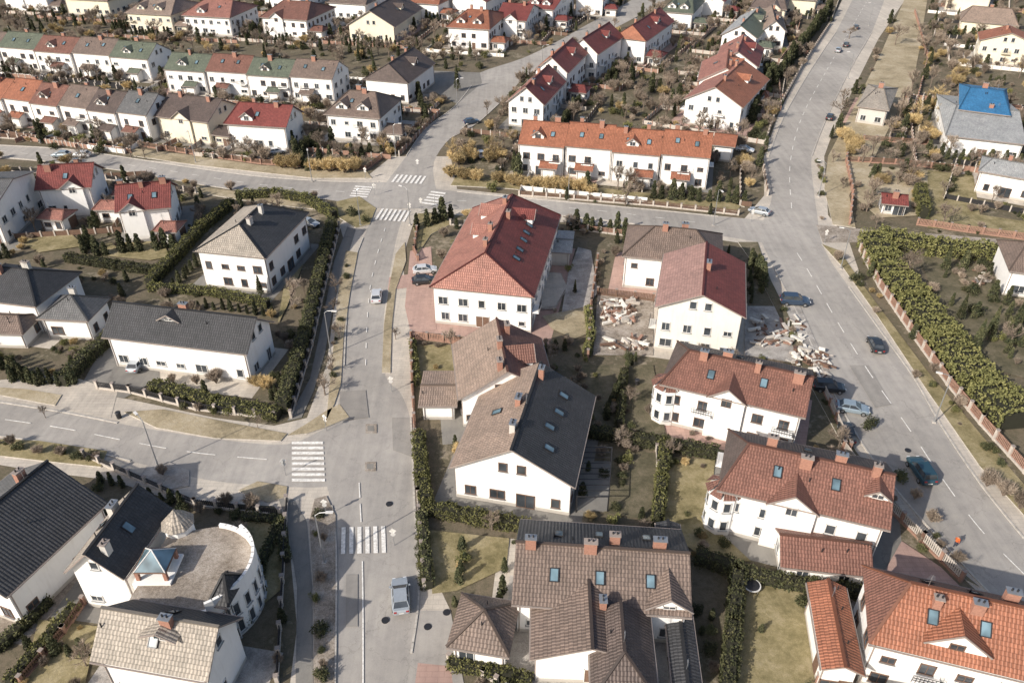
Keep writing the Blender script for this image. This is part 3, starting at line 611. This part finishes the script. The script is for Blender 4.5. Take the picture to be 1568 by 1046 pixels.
def cards(P,size,up=.0):
    n=len(P); a=rng.normal(size=(n,3)); a/=np.linalg.norm(a,axis=1)[:,None]; r=rng.normal(size=(n,3)); b=np.cross(a,r); b/=np.linalg.norm(b,axis=1)[:,None]
    s=size*rng.uniform(.6,1.4,(n,1)); a=a*s; b=b*s*.6
    return np.stack([P-a,P-b,P+a,P+b],1).reshape(-1,3)
def leafmesh(name,V,mat,extra=None,nper=4):
    k=len(V)//nper; fs=np.arange(k*nper).reshape(-1,nper).tolist(); vs=V.tolist(); mi=[0]*k; mats=[mat]
    if extra:
        off=len(vs); vs+= [list(v) for v in extra.v]; fs+=[[i+off for i in f] for f in extra.f]
        for kk in extra.mats: mats.append(kk)
        mi+=[1+i for i in extra.m]
    me=bpy.data.meshes.new(name); me.from_pydata(vs,[],fs)
    for kk in mats: me.materials.append(M[kk])
    me.polygons.foreach_set('material_index',mi); me.update(); return me
def inst(me,name,loc,s=1,sz=None):
    o=bpy.data.objects.new(name,me); S.collection.objects.link(o); o.location=loc; o.scale=(s*random.uniform(.85,1.15),s*random.uniform(.85,1.15),(sz or s)*random.uniform(.85,1.2)); o.rotation_euler=(0,0,random.uniform(0,6.28)); return o
def thuja(seed):
    n=650; z=rng.uniform(.05,1,n)**.9*3.0; r=.62*np.sqrt(np.clip(1-z/3.15,0,1))*(1+.18*np.sin(z*7+seed))*rng.uniform(.75,1.12,n); t=rng.uniform(0,6.283,n)
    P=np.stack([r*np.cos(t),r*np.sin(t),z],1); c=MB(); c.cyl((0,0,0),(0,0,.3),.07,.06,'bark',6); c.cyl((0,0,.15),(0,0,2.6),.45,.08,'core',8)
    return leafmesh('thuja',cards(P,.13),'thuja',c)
def spruce(seed):
    n=2000; z=rng.uniform(.1,1,n)**.85*8; lay=(z%.8)/.8; r=2.1*(1-z/8.3)*(1.0-.45*lay)*rng.uniform(.35,1.05,n); t=rng.uniform(0,6.283,n); P=np.stack([r*np.cos(t),r*np.sin(t),z-.15*r],1)
    c=MB(); c.cyl((0,0,0),(0,0,7.6),.16,.03,'bark',6); return leafmesh('spruce',cards(P,.2),'thuja',c)
def bush(mat,seed,n=600):
    cl=rng.uniform(-1,1,(9,3))*[.55,.55,.35]+[0,0,.55]; i=rng.integers(0,9,n); d=rng.normal(size=(n,3)); d/=np.linalg.norm(d,axis=1)[:,None]
    P=cl[i]+d*rng.uniform(.2,.5,(n,1)); P[:,2]=np.abs(P[:,2])+.05; c=MB()
    for k in range(6): c.cyl((0,0,0),tuple(cl[k]),.04,.015,'bark',4)
    return leafmesh('bush',cards(P,.1),mat,c)
def twigball(mat,n=2000,trunk=.5,sq=.8,w0=.018):
    c_=MB(); cl=[]
    for k in range(16):
        t=k*2.4; rr=.25+.5*((k*7)%16)/16; e=Vector((rr*math.cos(t),rr*math.sin(t),trunk+ (1-rr*.7)*sq*random.uniform(.7,1.05))); cl.append(e)
        c_.cyl((0,0,.0),e*.5,.035,.022,'bark',4,False); c_.cyl(e*.5,e,.022,.01,'bark',3,False)
    cl=np.array([list(e) for e in cl]); i=rng.integers(0,16,n); s=cl[i]*rng.uniform(.5,1.0,(n,1))+rng.normal(0,.07,(n,3))
    d=rng.normal(0,.6,(n,3))+cl[i]*[1,1,.6]; d[:,2]+=.25; d/=np.linalg.norm(d,axis=1)[:,None]; e=s+d*rng.uniform(.15,.38,(n,1))
    w=np.cross(d,rng.normal(size=(n,3))); w/=np.linalg.norm(w,axis=1)[:,None]; w*=w0
    return leafmesh('twigs',np.stack([s-w,s+w,e],1).reshape(-1,3),mat,c_,3)
def baretree(seed,H=6,mat='twig'):
    R=random.Random(seed); m=MB(); tw=[]
    def br(p,d,L,r,dep):
        q=p+d*L; m.cyl(p,q,r,r*.62,'bark',5 if dep<2 else 3,False)
        if dep==3:
            for k in range(12):
                s=p.lerp(q,R.random()); e=s+(d+Vector((R.gauss(0,.6),R.gauss(0,.6),R.gauss(.2,.5)))).normalized()*R.uniform(.3,.8); w=Vector((R.gauss(0,1),R.gauss(0,1),0)).normalized()*.024
                tw.extend([s-w,s+w,e])
            return
        for k in range(4 if dep else 5):
            nd=(d+Vector((R.gauss(0,.6),R.gauss(0,.6),R.gauss(.15,.3)))).normalized(); br(p.lerp(q,R.uniform(.55,1)),nd,L*R.uniform(.55,.8),r*.55,dep+1)
    br(Vector((0,0,0)),Vector((0,0,1)),H*.36,.14,0)
    return leafmesh('baretree',np.array([list(t) for t in tw]),mat,m,3)
TH=[thuja(i) for i in range(3)]; SPR=[spruce(i) for i in range(2)]; BU=[bush('hedge_dk',1),bush('hedge',2),bush('thuja',3)]; OC=[twigball('ochre',2600),twigball('ochre',2600,trunk=.35)]; TB=[twigball('twig'),twigball('twig',trunk=.8)]; BT=[baretree(i) for i in range(4)]; OT=[baretree(20,6,'ochre'),baretree(23,6,'ochre')]
def hedge(px,w,h,mat='hedge',dens=42,size=.13,name='thuja_hedge'):
    p=[G(*q) for q in px]; pts=[]; c=MB()
    for a,b in zip(p[:-1],p[1:]):
        d=b-a; L=d.length; d/=L; n=Vector((-d.y,d.x,0)); k=int(L*(w+2*h)*dens)
        u=rng.uniform(-w*.3,L+w*.3,k); side=rng.uniform(0,w+2*h,k)
        x=np.where(side<h,-w/2,np.where(side>h+w,w/2,side-h-w/2)); z=np.where(side<h,side,np.where(side>h+w,side-h-w,h))
        wob=.2*np.sin(u*1.9+a.x)+.16*np.sin(u*4.3); x=x*(1+wob*.6)+rng.normal(0,.09,k); z=z*(1+wob*.4)+rng.normal(0,.08,k)
        rr=np.where((np.abs(x)>w*.38)&(z>h*.8),.88,1); z=z*rr
        P=np.outer(u,[d.x,d.y,0])+np.outer(x,[n.x,n.y,0])+np.array([a.x,a.y,0]); P[:,2]=np.maximum(z,.02); pts.append(P)
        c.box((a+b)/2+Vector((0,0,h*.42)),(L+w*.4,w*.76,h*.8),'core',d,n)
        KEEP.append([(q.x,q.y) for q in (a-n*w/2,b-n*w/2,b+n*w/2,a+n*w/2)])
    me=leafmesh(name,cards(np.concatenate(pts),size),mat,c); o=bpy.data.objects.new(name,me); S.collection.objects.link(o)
hedge([(641,672),(647,740),(655,785),(740,800),(805,812)],1.5,1.7,'hedge')
hedge([(646,795),(652,850),(658,900)],1.0,1.5,'hedge_dk')
hedge([(1017,690),(1012,740),(1006,802)],1.3,1.9,'hedge')
hedge([(905,668),(960,678),(1015,686),(1095,700)],1.4,1.8,'hedge_dk')
hedge([(1068,860),(1128,880),(1122,960),(1112,1060)],1.5,2,'hedge_dk')
hedge([(1140,885),(1240,905),(1325,915)],1.2,1.7,'hedge_dk')
hedge([(238,596),(330,622),(425,640)],1.8,1.6,'hedge')
hedge([(435,632),(470,520),(488,440),(500,390),(510,350)],1.7,2.6,'hedge_dk')
hedge([(365,305),(420,302),(470,310),(512,335)],1.6,2,'hedge')
hedge([(355,318),(310,355),(270,400),(232,440)],1.6,2.2,'hedge')
hedge([(105,400),(180,412),(240,420)],1.4,1.7,'hedge_dk')
hedge([(232,445),(330,452),(410,470)],1.3,1.5,'hedge')
hedge([(100,590),(135,555),(165,530)],1.6,2.2,'hedge_dk')
hedge([(1335,378),(1350,410),(1395,470),(1440,530),(1500,605),(1545,650)],5,3.2,'hedge',26,.2)
hedge([(1530,622),(1600,640)],4,3,'hedge',26,.2)
hedge([(1350,372),(1420,388),(1525,398)],3.5,3,'hedge',26,.2)
hedge([(690,1020),(750,1032),(810,1045)],1.2,1.3,'hedge')
hedge([(900,480),(905,520),(898,545)],1,1.6,'hedge')
hedge([(955,575),(948,655)],1,1.6,'hedge_dk')
hedge([(1405,300),(1412,335)],2,3,'hedge')
hedge([(20,1046),(70,990),(115,935)],1.2,1.2,'hedge')
hedge([(0,995),(40,960),(75,925)],1.2,1.2,'hedge_dk')
hedge([(395,930),(400,870),(430,800)],1,1.0,'hedge_dk')
hedge([(375,795),(428,800),(438,860)],1,1.0,'hedge_dk')
hedge([(640,590),(635,560),(632,528)],.8,1.3,'hedge')
def row(px0,px1,step,me,name,s0,s1):
    A=G(*px0);B=G(*px1); n=max(1,int((B-A).length/step))
    for i in range(n+1):
        p=A.lerp(B,i/n)+Vector((random.uniform(-.3,.3),random.uniform(-.3,.3),0)); inst(random.choice(me),name,p,random.uniform(s0,s1))
row((640,352),(690,335),1.6,TH,'thuja_tree',1.1,1.5)
row((884,352),(955,360),1.5,TH,'thuja_tree',1.0,1.4)
row((447,222),(470,262),2,TH,'thuja_tree',1.0,1.3); row((490,250),(600,235),2.2,TH,'thuja_tree',.8,1.3)
row((1150,190),(1180,120),2,TH,'thuja_tree',1.4,2); row((1185,130),(1270,20),2.6,TH,'thuja_tree',1.4,2.2)
row((1000,305),(1140,312),1.8,TH,'thuja_tree',.9,1.4); row((1150,400),(1170,440),1.6,TH,'thuja_tree',1,1.4)
row((20,585),(110,590),1.3,TH,'thuja_tree',.8,1.1); row((0,560),(60,590),1.3,TH,'thuja_tree',.8,1.1)
row((640,810),(650,900),1.3,BU,'shrub',.6,.8)
row((905,160),(1020,175),3,TH+BT,'garden_tree',.7,1.2); row((940,120),(1040,150),3.5,TH+BT[:2],'garden_tree',1.0,1.5)
row((380,70),(640,90),3.5,TH+BT[:2],'garden_tree',.9,1.4); row((640,150),(655,190),2.5,TH,'thuja_tree',1,1.6)
row((230,45),(540,60),4,TH+BT[:2],'garden_tree',1.0,1.5); row((0,30),(190,42),4,TH+BT[:2],'garden_tree',1.0,1.5)
for x,y,s in [(697,250,1.1),(755,248,1.2),(722,245,.9),(1295,225,1.0),(1310,235,.9),(1430,170,1.4),(1445,190,1.2),(1400,190,1.3),(1415,215,1.0),(1460,130,1.2)]:
    inst(random.choice(OT),'bare_willow_tree',G(x,y),s)
    for k in range(2): inst(OC[k],'willow_shrub',G(x+random.uniform(-8,8),y+random.uniform(-3,4)),s*random.uniform(1.8,2.8))
for x,y,s in [(432,258,2.6),(452,260,2.8),(480,262,2.7),(505,264,2.8),(528,266,2.8),(545,264,2.4),(690,272,2.4),(710,276,2.4),(730,278,2.4),(765,280,2.4),(785,285,2.4),(800,287,2.5),(825,290,2.4),(845,293,2.6),(868,295,2.7),(888,297,2.6),(905,300,2.2),(395,592,1.6),(410,596,1.6),(1290,215,2.8),(1300,230,2.8)]:
    inst(random.choice(OC),'willow_shrub',G(x,y),s)
for x,y,s in [(448,470,1.3),(515,448,.8),(498,605,.8),(512,480,.7),(606,520,.5),(1385,430,1.2),(1370,70,1.4),(1415,85,1.5),(900,35,1.6),(1540,170,1.3),(1320,250,1.0),(1335,240,1.1),(1300,60,1.2),(1405,60,1.4),(1290,160,.9),(1275,250,.7),(1290,290,.7),(665,60,1.4),(1048,110,1.4),(810,75,1.2),(1490,110,1.4),(1450,90,1.5),(1560,120,1.3),(1510,220,1.2),(430,90,1.3),(560,90,1.4),(240,60,1.4),(150,60,1.2),(600,60,1.4),(1000,110,1.3),(980,150,1.2),(1030,140,1.1),(690,80,1.3),(1220,90,1.1),(520,520,.6),(508,570,.6),(1545,530,.8),(1500,440,.8),(70,640,.4),(395,655,.4)]:
    inst(random.choice(BT),'bare_tree',G(x,y),s)
for x,y,s in [(400,455,.55),(1490,540,.7),(1468,490,.6),(1512,520,.7),(1445,415,.6),(880,450,.3),(380,955,.5),(640,90,.9),(965,130,.9),(120,50,.8),(700,140,.8),(1130,60,.8)]:
    inst(random.choice(SPR),'spruce_tree',G(x,y),s)
for i in range(55):
    x,y=random.uniform(1410,1568),random.uniform(400,590)
    if y<400+(1500-x)*0 or x<1400+(y-400)*.75+25: continue
    inst(random.choice(BU+TB+TH),'garden_shrub',G(x,y),random.uniform(.5,1.5))
for x,y,s in [(493,890,1),(492,968,1),(493,1040,1),(497,830,.7),(1282,400,1.3),(1310,430,1.2),(1340,480,1),(1400,580,1),(1510,745,1.6),(1535,760,1.6),(1560,780,1.8),(1250,250,.8),(1255,275,.8),(1258,300,.8),(540,330,1.2),(560,340,1),(250,728,1.1),(30,690,1),(60,695,1),(95,698,1),(120,703,1),(20,683,1),(150,705,.8),(1375,735,1.2),(1400,765,1.1),(1425,800,1.2),(1330,655,1.2),(1465,860,1.1)]:
    inst(random.choice(BU[:1]+TB+BU[2:]),'shrub',G(x,y)+Vector((0,0,.1)),s)
for i in range(60):
    A,B,w=random.choice([((1290,400),(1400,560),10),((1400,560),(1540,720),12),((484,780),(494,1046),7),((0,680),(150,704),6),((1180,440),(1300,690),5),((1300,690),(1450,850),8),((505,600),(530,400),4),((1255,240),(1262,340),4)])
    t=random.random(); p=G(A[0]+(B[0]-A[0])*t+random.uniform(-w,w),A[1]+(B[1]-A[1])*t); inst(random.choice(BU+TB),'shrub',p+Vector((0,0,.1)),random.uniform(.3,.9))
for f in FOOT:
    fp,mw,Lx,Ly=f
    if mw is None or Lx*Ly<60: continue
    dist=mw.translation.y
    if dist>400: continue
    for side in range(4):
        if random.random()<.2: continue
        off=random.uniform(2.5,7); kind=random.random()
        ln=Lx if side<2 else Ly; s=(1 if side%2 else -1)
        step=1.5 if kind<.3 else 2.2; n=int((ln+6)/step); u0=random.uniform(-3,3)
        for i in range(n):
            if random.random()<.2: continue
            u=-ln/2-3+i*step+u0*.5; o=s*((Ly if side<2 else Lx)/2+off)+random.uniform(-.3,.3)
            p=mw@Vector((u,o,0) if side<2 else (o,u,0))
            if not free(p.x,p.y): continue
            k=.8 if dist<130 else 1.25
            if kind<.25: inst(random.choice(TH),'thuja_tree',p,random.uniform(.6,1.1)*k)
            elif kind<.6: inst(random.choice(BU+TB),'shrub',p,random.uniform(.7,1.3)*k)
            else: inst(random.choice(TB+OC[:1]+TB+BT[:2]),'bare_shrub',p,random.uniform(.5,1.0)*k)
for i in range(4200):
    y=random.uniform(48,400); x=random.uniform(-.68*y-6,.68*y+6)
    if y<150 and random.random()<.55: continue
    if not free(x,y): continue
    r=random.random(); k=1 if y>160 else .6
    if r<.13: inst(random.choice(TH),'thuja_tree',(x,y,0),random.uniform(.7,1.7)*k)
    elif r<.38: inst(random.choice(BU),'shrub',(x,y,0),random.uniform(.6,1.6)*k)
    elif r<.78: inst(random.choice(TB+TB+OC),'bare_shrub',(x,y,0),random.uniform(.9,2.5)*k)
    elif r<.81 and y>170: inst(random.choice(SPR),'spruce_tree',(x,y,0),random.uniform(.4,.8))
    elif y>140: inst(random.choice(BT),'bare_tree',(x,y,0),random.uniform(.6,1.35))
# ---------------------------------------------------------------- fences
def fence(px,h=1.4,post='stone',panel='brown',name='garden_fence',step=2.6):
    p=[G(*q) for q in px]; m=MB(); Z=Vector((0,0,1))
    for a,b in zip(p[:-1],p[1:]):
        L=(b-a).length; d=(b-a)/L; n=Vector((-d.y,d.x,0)); k=max(1,int(L/step))
        m.box((a+b)/2+Z*.15,(L,.22,.3),post,d,n)
        for i in range(k+1): 
            c=a+d*(L*i/k); m.box(c+Z*(h/2+.05),(.36,.36,h+.1),post,d,n); m.box(c+Z*(h+.13),(.46,.46,.07),'trim',d,n)
        for z in(.5,h-.15): m.box((a+b)/2+Z*z,(L,.05,.08),panel,d,n)
        s=.2
        while s<L:
            m.box(a+d*s+n*.04+Z*(h/2+.15),(.16,.03,h-.35),panel,d,n); s+=.26
    m.build(name)
fence([(150,595),(200,602),(300,628),(422,642)],1.3,'stone','dkmetal')
fence([(446,640),(478,530),(498,440),(520,350)],1.3,'stone','dkmetal')
fence([(630,520),(632,600),(636,672)],1.6,'terr','brown'); fence([(630,518),(728,530)],1.4,'terr','terr')
fence([(634,680),(640,760),(650,900)],1.2,'stone','dkmetal')
fence([(1316,385),(1345,440),(1400,520),(1450,590),(1500,650),(1568,725),(1620,780)],1.7,'stone','terr')
fence([(1300,210),(1295,250),(1305,300),(1300,345)],1.5,'terr','terr'); fence([(1404,345),(1480,356),(1600,372)],1.5,'terr','terr')
fence([(1295,248),(1370,252),(1500,265)],1.4,'terr','brown'); fence([(1322,215),(1420,222)],1.3,'terr','brown')
fence([(1175,300),(1165,240),(1185,180),(1230,100),(1270,40)],1.4,'stone','brown')
fence([(1290,690),(1350,770),(1410,830),(1470,890)],1.6,'terr','stone')
fence([(1260,600),(1300,690)],1.4,'terr','stone')
fence([(795,300),(900,308),(1000,316),(1130,330)],1.2,'stone','brown')
fence([(200,222),(300,238),(400,252),(560,262),(610,225),(645,190)],1.3,'terr','brown')
fence([(0,212),(190,226)],1.3,'stone','brown'); fence([(0,262),(100,268),(180,278),(300,296)],1.2,'stone','dkmetal')
fence([(690,345),(800,352)],1.2,'stone','dkmetal'); fence([(640,345),(634,385),(640,400)],1.2,'terr','terr')
fence([(915,400),(905,470),(900,548)],1.5,'terr','brown'); fence([(915,452),(1000,462)],1.5,'brown','brown')
fence([(880,352),(960,362)],1.3,'stone','terr'); fence([(1005,690),(1010,800)],1.1,'stone','dkmetal')
fence([(440,770),(425,1046)],1.2,'stone','dkmetal',step=3); fence([(130,700),(300,775),(430,790)],1.2,'stone','dkmetal')
fence([(688,1012),(740,1035),(760,1046)],1.1,'stone','dkmetal'); fence([(1255,920),(1250,1046)],1.4,'terr','terr')
fence([(35,1046),(100,970),(130,925)],1.2,'terr','brown')
fence([(1400,20),(1420,90),(1400,170),(1380,210)],1.4,'terr','brown'); fence([(1430,10),(1600,22)],1.4,'terr','brown')
# ---------------------------------------------------------------- lamps
m=MB(); m.cyl((0,0,0),(0,0,1.2),.12,.11,'zinc',8); m.cyl((0,0,1.2),(0,0,7.6),.09,.06,'zinc',8); m.cyl((0,0,7.6),(.5,0,8.0),.05,.045,'zinc',6); m.cyl((.5,0,8.0),(1.3,0,8.1),.045,.045,'zinc',6)
m.box((1.6,0,8.1),(.8,.32,.12),'frame'); m.box((1.65,0,8.03),(.5,.22,.04),'frame'); m.box((0,0,.1),(.45,.45,.2),'kerb')
o0=m.build('street_lamp'); lm=o0.data; first=True
for x,y,a in [(243,716,2.4),(507,543,-.2),(497,862,0),(552,346,.2),(478,279,-1.3),(1430,647,2.8),(1253,302,2.9),(1092,346,-1.4),(1298,122,2.9),(1287,412,2.9),(606,240,0),(628,345,2.6),(300,250,-1.4),(150,222,-1.4),(830,110,0),(1330,40,2.9),(870,306,-1.5),(700,165,0)]:
    if first: o=o0; first=False
    else: o=bpy.data.objects.new('street_lamp',lm); S.collection.objects.link(o)
    o.location=G(x,y); o.rotation_euler=(0,0,a)
m=MB(); m.cyl((0,0,0),(0,0,2.7),.04,.04,'zinc',6); m.box((.05,0,2.45),(.03,.6,.6),'paint',(1,0,0),Vector((0,.707,.707)),Vector((0,-.707,.707))); m.cyl((.04,0,1.9),(.07,0,1.9),.28,.28,'frame',14)
o0=m.build('traffic_sign'); sm=o0.data; first=True
for x,y,a in [(438,728,2),(500,660,1),(600,600,-1.4),(628,330,-1.5),(645,322,-1.5),(574,300,1.5),(560,275,1.2),(640,262,-1.5),(1150,340,-1.5),(1262,372,-1.5),(500,790,-1.5),(604,835,-1.5),(666,318,0)]:
    if first: o=o0; first=False
    else: o=bpy.data.objects.new('traffic_sign',sm); S.collection.objects.link(o)
    o.location=G(x,y); o.rotation_euler=(0,0,a)
# ---------------------------------------------------------------- cars
def carpaint(name,c):
    m,n,l,b=nt(name); t=noise(n,l,3,3,.5,geo(n)); r=ramp(n,[(.3,tuple(x*.9 for x in c)),(.7,c)]); l.new(t.outputs[0],r.inputs[0]); l.new(r.outputs[0],b.inputs['Base Color'])
    b.inputs['Roughness'].default_value=.3; b.inputs['Metallic'].default_value=.3; b.inputs['Coat Weight'].default_value=.6; return m
for k,c in dict(white=(.75,.76,.77),silver=(.42,.46,.5),blue=(.05,.08,.13),dark=(.035,.04,.045),teal=(.03,.08,.11),lblue=(.34,.42,.48),red=(.3,.03,.03)).items(): M['car_'+k]=carpaint('car_paint_'+k,c)
M['tail']=simple('tail_lamp_red',(.35,.02,.02),.3); M['headl']=simple('headlamp',(.7,.72,.75),.15)
CARS={}
def car_mesh(col,suv=False):
    key=(col,suv)
    if key in CARS: return CARS[key]
    k='car_'+col; m=MB(); hz=.12 if suv else 0
    st=[(-2.2,.72,.45,.78),(-2.08,.84,.3,.98),(-1.5,.9,.25,1.0),(-.2,.91,.24,.96),(1.0,.9,.25,.92),(1.7,.86,.27,.84),(2.1,.78,.32,.7),(2.22,.62,.42,.6)]
    sec=[]
    for x,w,z0,z1 in st:
        z1+=hz; sec.append([(x,-w*.9,z0),(x,-w,z0+.2),(x,-w,z1-.12),(x,-w*.9,z1),(x,w*.9,z1),(x,w,z1-.12),(x,w,z0+.2),(x,w*.9,z0)])
    for s0,s1 in zip(sec[:-1],sec[1:]):
        for i in range(8): m.poly([s0[i],s1[i],s1[(i+1)%8],s0[(i+1)%8]][::-1],k)
    m.poly(sec[0],k); m.poly(sec[-1][::-1],k)
    rx0,rx1=(-1.75,.2) if suv else (-1.3,.15); zt=1.42+hz*2; bz=.95+hz
    b=[(-2.0 if suv else -1.85,.8),(1.05,.78)]; W=.8;Wt=.62
    lo=[(b[0][0],-W,bz),(b[1][0],-W,bz-.03),(b[1][0],W,bz-.03),(b[0][0],W,bz)]; hi=[(rx0,-Wt,zt),(rx1,-Wt,zt),(rx1,Wt,zt),(rx0,Wt,zt)]
    for i in range(4): m.poly([lo[i],lo[(i+1)%4],hi[(i+1)%4],hi[i]],'glass')
    m.box(((rx0+rx1)/2,0,zt),(rx1-rx0+.16,Wt*2+.06,.07),k)
    for i in range(4): m.cyl(lo[i],hi[i],.05,.05,k,5)
    for s in(-1,1):
        m.cyl((-.55,s*.81,bz),(-.55,s*.64,zt),.045,.045,k,5); m.box((.85,s*.98,bz+.05),(.18,.18,.12),k)
        m.box((2.12,s*.55,.63+hz),(.16,.32,.13),'headl'); m.box((-2.16,s*.6,.8+hz),(.1,.28,.16),'tail')
        for x in(-1.35,1.38):
            m.cyl((x,s*.7,.33),(x,s*.93,.33),.34,.34,'tyre',16); m.cyl((x,s*.9,.33),(x,s*.945,.33),.2,.2,'zinc',10)
    m.box((2.2,0,.5),(.06,1.0,.12),'dkmetal'); m.box((-2.2,0,.62),(.05,.5,.12),'frame')
    o=m.build('parked_car'); me=o.data; bpy.data.objects.remove(o)
    bm=bmesh.new(); bm.from_mesh(me); bmesh.ops.remove_doubles(bm,verts=bm.verts,dist=.001); bm.to_mesh(me); bm.free()
    CARS[key]=me; return me
def car(px,to,col,suv=False,s=1.0):
    A=G(*px); d=G(*to)-A; o=bpy.data.objects.new('parked_car',car_mesh(col,suv)); S.collection.objects.link(o); o.location=(A.x,A.y,.1); o.rotation_euler=(0,0,math.atan2(d.y,d.x)); o.scale=(s,s,s)
car((614,918),(611,870),'silver',s=1.05); car((577,458),(579,430),'white'); car((212,562),(228,540),'silver'); car((651,418),(675,416),'white'); car((650,434),(675,432),'dark')
car((1216,466),(1250,468),'blue',True,1.1); car((1339,533),(1325,505),'dark'); car((1304,630),(1340,636),'lblue'); car((1408,727),(1390,700),'teal',True,1.1); car((874,342),(874,325),'dark')
car((1162,328),(1150,325),'silver'); car((722,190),(745,187),'blue'); car((95,241),(75,241),'lblue'); car((126,241),(106,241),'white'); car((1295,72),(1300,62),'dark'); car((1270,183),(1275,172),'dark')
car((474,346),(490,350),'silver'); car((425,236),(440,234),'white'); car((1140,233),(1155,235),'white'); car((1295,668),(1290,650),'dark'); car((870,50),(880,45),'dark'); car((1310,45),(1315,35),'dark'); car((1283,80),(1288,70),'silver')
car((735,240),(730,235),'white'); car((1268,598),(1290,600),'dark',True); car((820,128),(840,120),'dark')
# ---------------------------------------------------------------- construction debris
m=MB(); R=random.Random(4)
def deb(px0,n,spread,big=1.):
    for i in range(n):
        c=G(px0[0]+R.uniform(-spread[0],spread[0]),px0[1]+R.uniform(-spread[1],spread[1])); a=R.uniform(0,3.14); tl=R.uniform(-.25,.25); d=Vector((math.cos(a)*math.cos(tl),math.sin(a)*math.cos(tl),math.sin(tl))); nn=Vector((-math.sin(a),math.cos(a),0))
        h=R.uniform(.08,.4)*big; m.box(c+Vector((0,0,h/2+.15+R.uniform(0,.4)*big)),(R.uniform(.2,2.6),R.uniform(.1,.6),h),R.choice(['stone','raw','brown','brown','kerb','terr','raw']),d,nn,d.cross(nn))
deb((945,480),120,(24,18),1.3); deb((1190,510),60,(40,22)); deb((1240,550),45,(28,12),1.4); deb((960,530),30,(30,8)); deb((1255,575),25,(15,20)); deb((1500,430),12,(15,12))
m.build('building_material_pile')
for x,y in [(183,640),(975,590)]:
    c=G(x,y); m=MB(); m.cyl(c,c+Vector((0,0,1.0)),.32,.36,'dkmetal',10); m.cyl(c+Vector((0,0,1.0)),c+Vector((0,0,1.08)),.4,.3,'dkmetal',10); m.build('waste_bin')
c=G(1150,902); m=MB(); m.cyl(c+Vector((0,0,.7)),c+Vector((0,0,.75)),.8,.8,'dkmetal',18); m.cyl(c+Vector((0,0,.66)),c+Vector((0,0,.72)),.95,.95,'frame',18)
for i in range(6):
    t=i*math.pi/3; p=c+Vector((.9*math.cos(t),.9*math.sin(t),0)); m.cyl(p,p+Vector((0,0,.7)),.03,.03,'zinc',5)
m.build('trampoline')
mt,n,l,b=nt('pedestrian_clothes'); tc=n.new('ShaderNodeTexCoord'); sx=n.new('ShaderNodeSeparateXYZ'); l.new(tc.outputs['Object'],sx.inputs[0])
dv=n.new('ShaderNodeMath'); dv.operation='DIVIDE'; dv.inputs[1].default_value=2; l.new(sx.outputs[2],dv.inputs[0])
r=ramp(n,[(0,(.05,.035,.03)),(.05,(.04,.045,.07)),(.44,(.6,.13,.03)),(.745,(.45,.28,.2)),(.84,(.05,.035,.025))]); r.color_ramp.interpolation='CONSTANT'; l.new(dv.outputs[0],r.inputs[0]); l.new(r.outputs[0],b.inputs['Base Color']); b.inputs['Roughness'].default_value=.85
V=[((0,0,.95),.14),((0,0,1.2),.14),((0,0,1.42),.15),((0,0,1.53),.055),((.01,0,1.64),.1),((0,0,1.74),.075)]
E=[(0,1),(1,2),(2,3),(3,4),(4,5)]
for s,st in((-1,.18),(1,-.16)):
    i=len(V); V+=[((0,s*.1,.86),.095),((st*.5,s*.1,.48),.065),((st-.03,s*.1,.1),.045),((st+.14,s*.1,.05),.04)]; E+=[(0,i),(i,i+1),(i+1,i+2),(i+2,i+3)]
    i=len(V); V+=[((0,s*.19,1.4),.06),((-st*.4,s*.25,1.14),.045),((-st*.9+.05,s*.25,.9),.03),((-st*.9+.07,s*.25,.8),.03)]; E+=[(2,i),(i,i+1),(i+1,i+2),(i+2,i+3)]
me=bpy.data.meshes.new('pedestrian'); me.from_pydata([v[0] for v in V],E,[]); me.materials.append(mt); o=bpy.data.objects.new('pedestrian',me); S.collection.objects.link(o)
sk=o.modifiers.new('skin','SKIN'); 
for i,v in enumerate(V): me.skin_vertices[0].data[i].radius=(v[1],v[1])
me.skin_vertices[0].data[0].use_root=True
o.modifiers.new('sub','SUBSURF').levels=1; o.location=G(1461,838)+Vector((0,0,.1)); o.rotation_euler=(0,0,.8)
# ---------------------------------------------------------------- light, world, camera
az=Vector((-.76,-.65,0)).normalized(); el=math.radians(32)
sd=Vector((az.x*math.cos(el),az.y*math.cos(el),math.sin(el)))
L=bpy.data.lights.new('sun','SUN'); L.energy=5.0; L.angle=math.radians(.5); L.color=(1,.925,.82)
o=bpy.data.objects.new('sun',L); S.collection.objects.link(o); o.rotation_euler=sd.to_track_quat('Z','Y').to_euler(); o.location=(0,0,120)
w=bpy.data.worlds.new('World'); S.world=w; w.use_nodes=True; n=w.node_tree.nodes; b=n['Background']
s=n.new('ShaderNodeTexSky'); s.sky_type='NISHITA'; s.sun_disc=False; s.sun_elevation=el; s.sun_rotation=math.atan2(az.x,az.y); s.dust_density=3
w.node_tree.links.new(s.outputs[0],b.inputs[0]); b.inputs[1].default_value=.14
c=bpy.data.cameras.new('camera'); c.lens=1200/1568*36; c.sensor_width=36; c.clip_end=6000; c.clip_start=1
o=bpy.data.objects.new('camera',c); S.collection.objects.link(o); o.location=(0,0,CH); o.rotation_euler=(math.pi/2-PITCH,0,0); S.camera=o
S.view_settings.view_transform='Standard'; S.view_settings.look='None'; S.view_settings.exposure=0
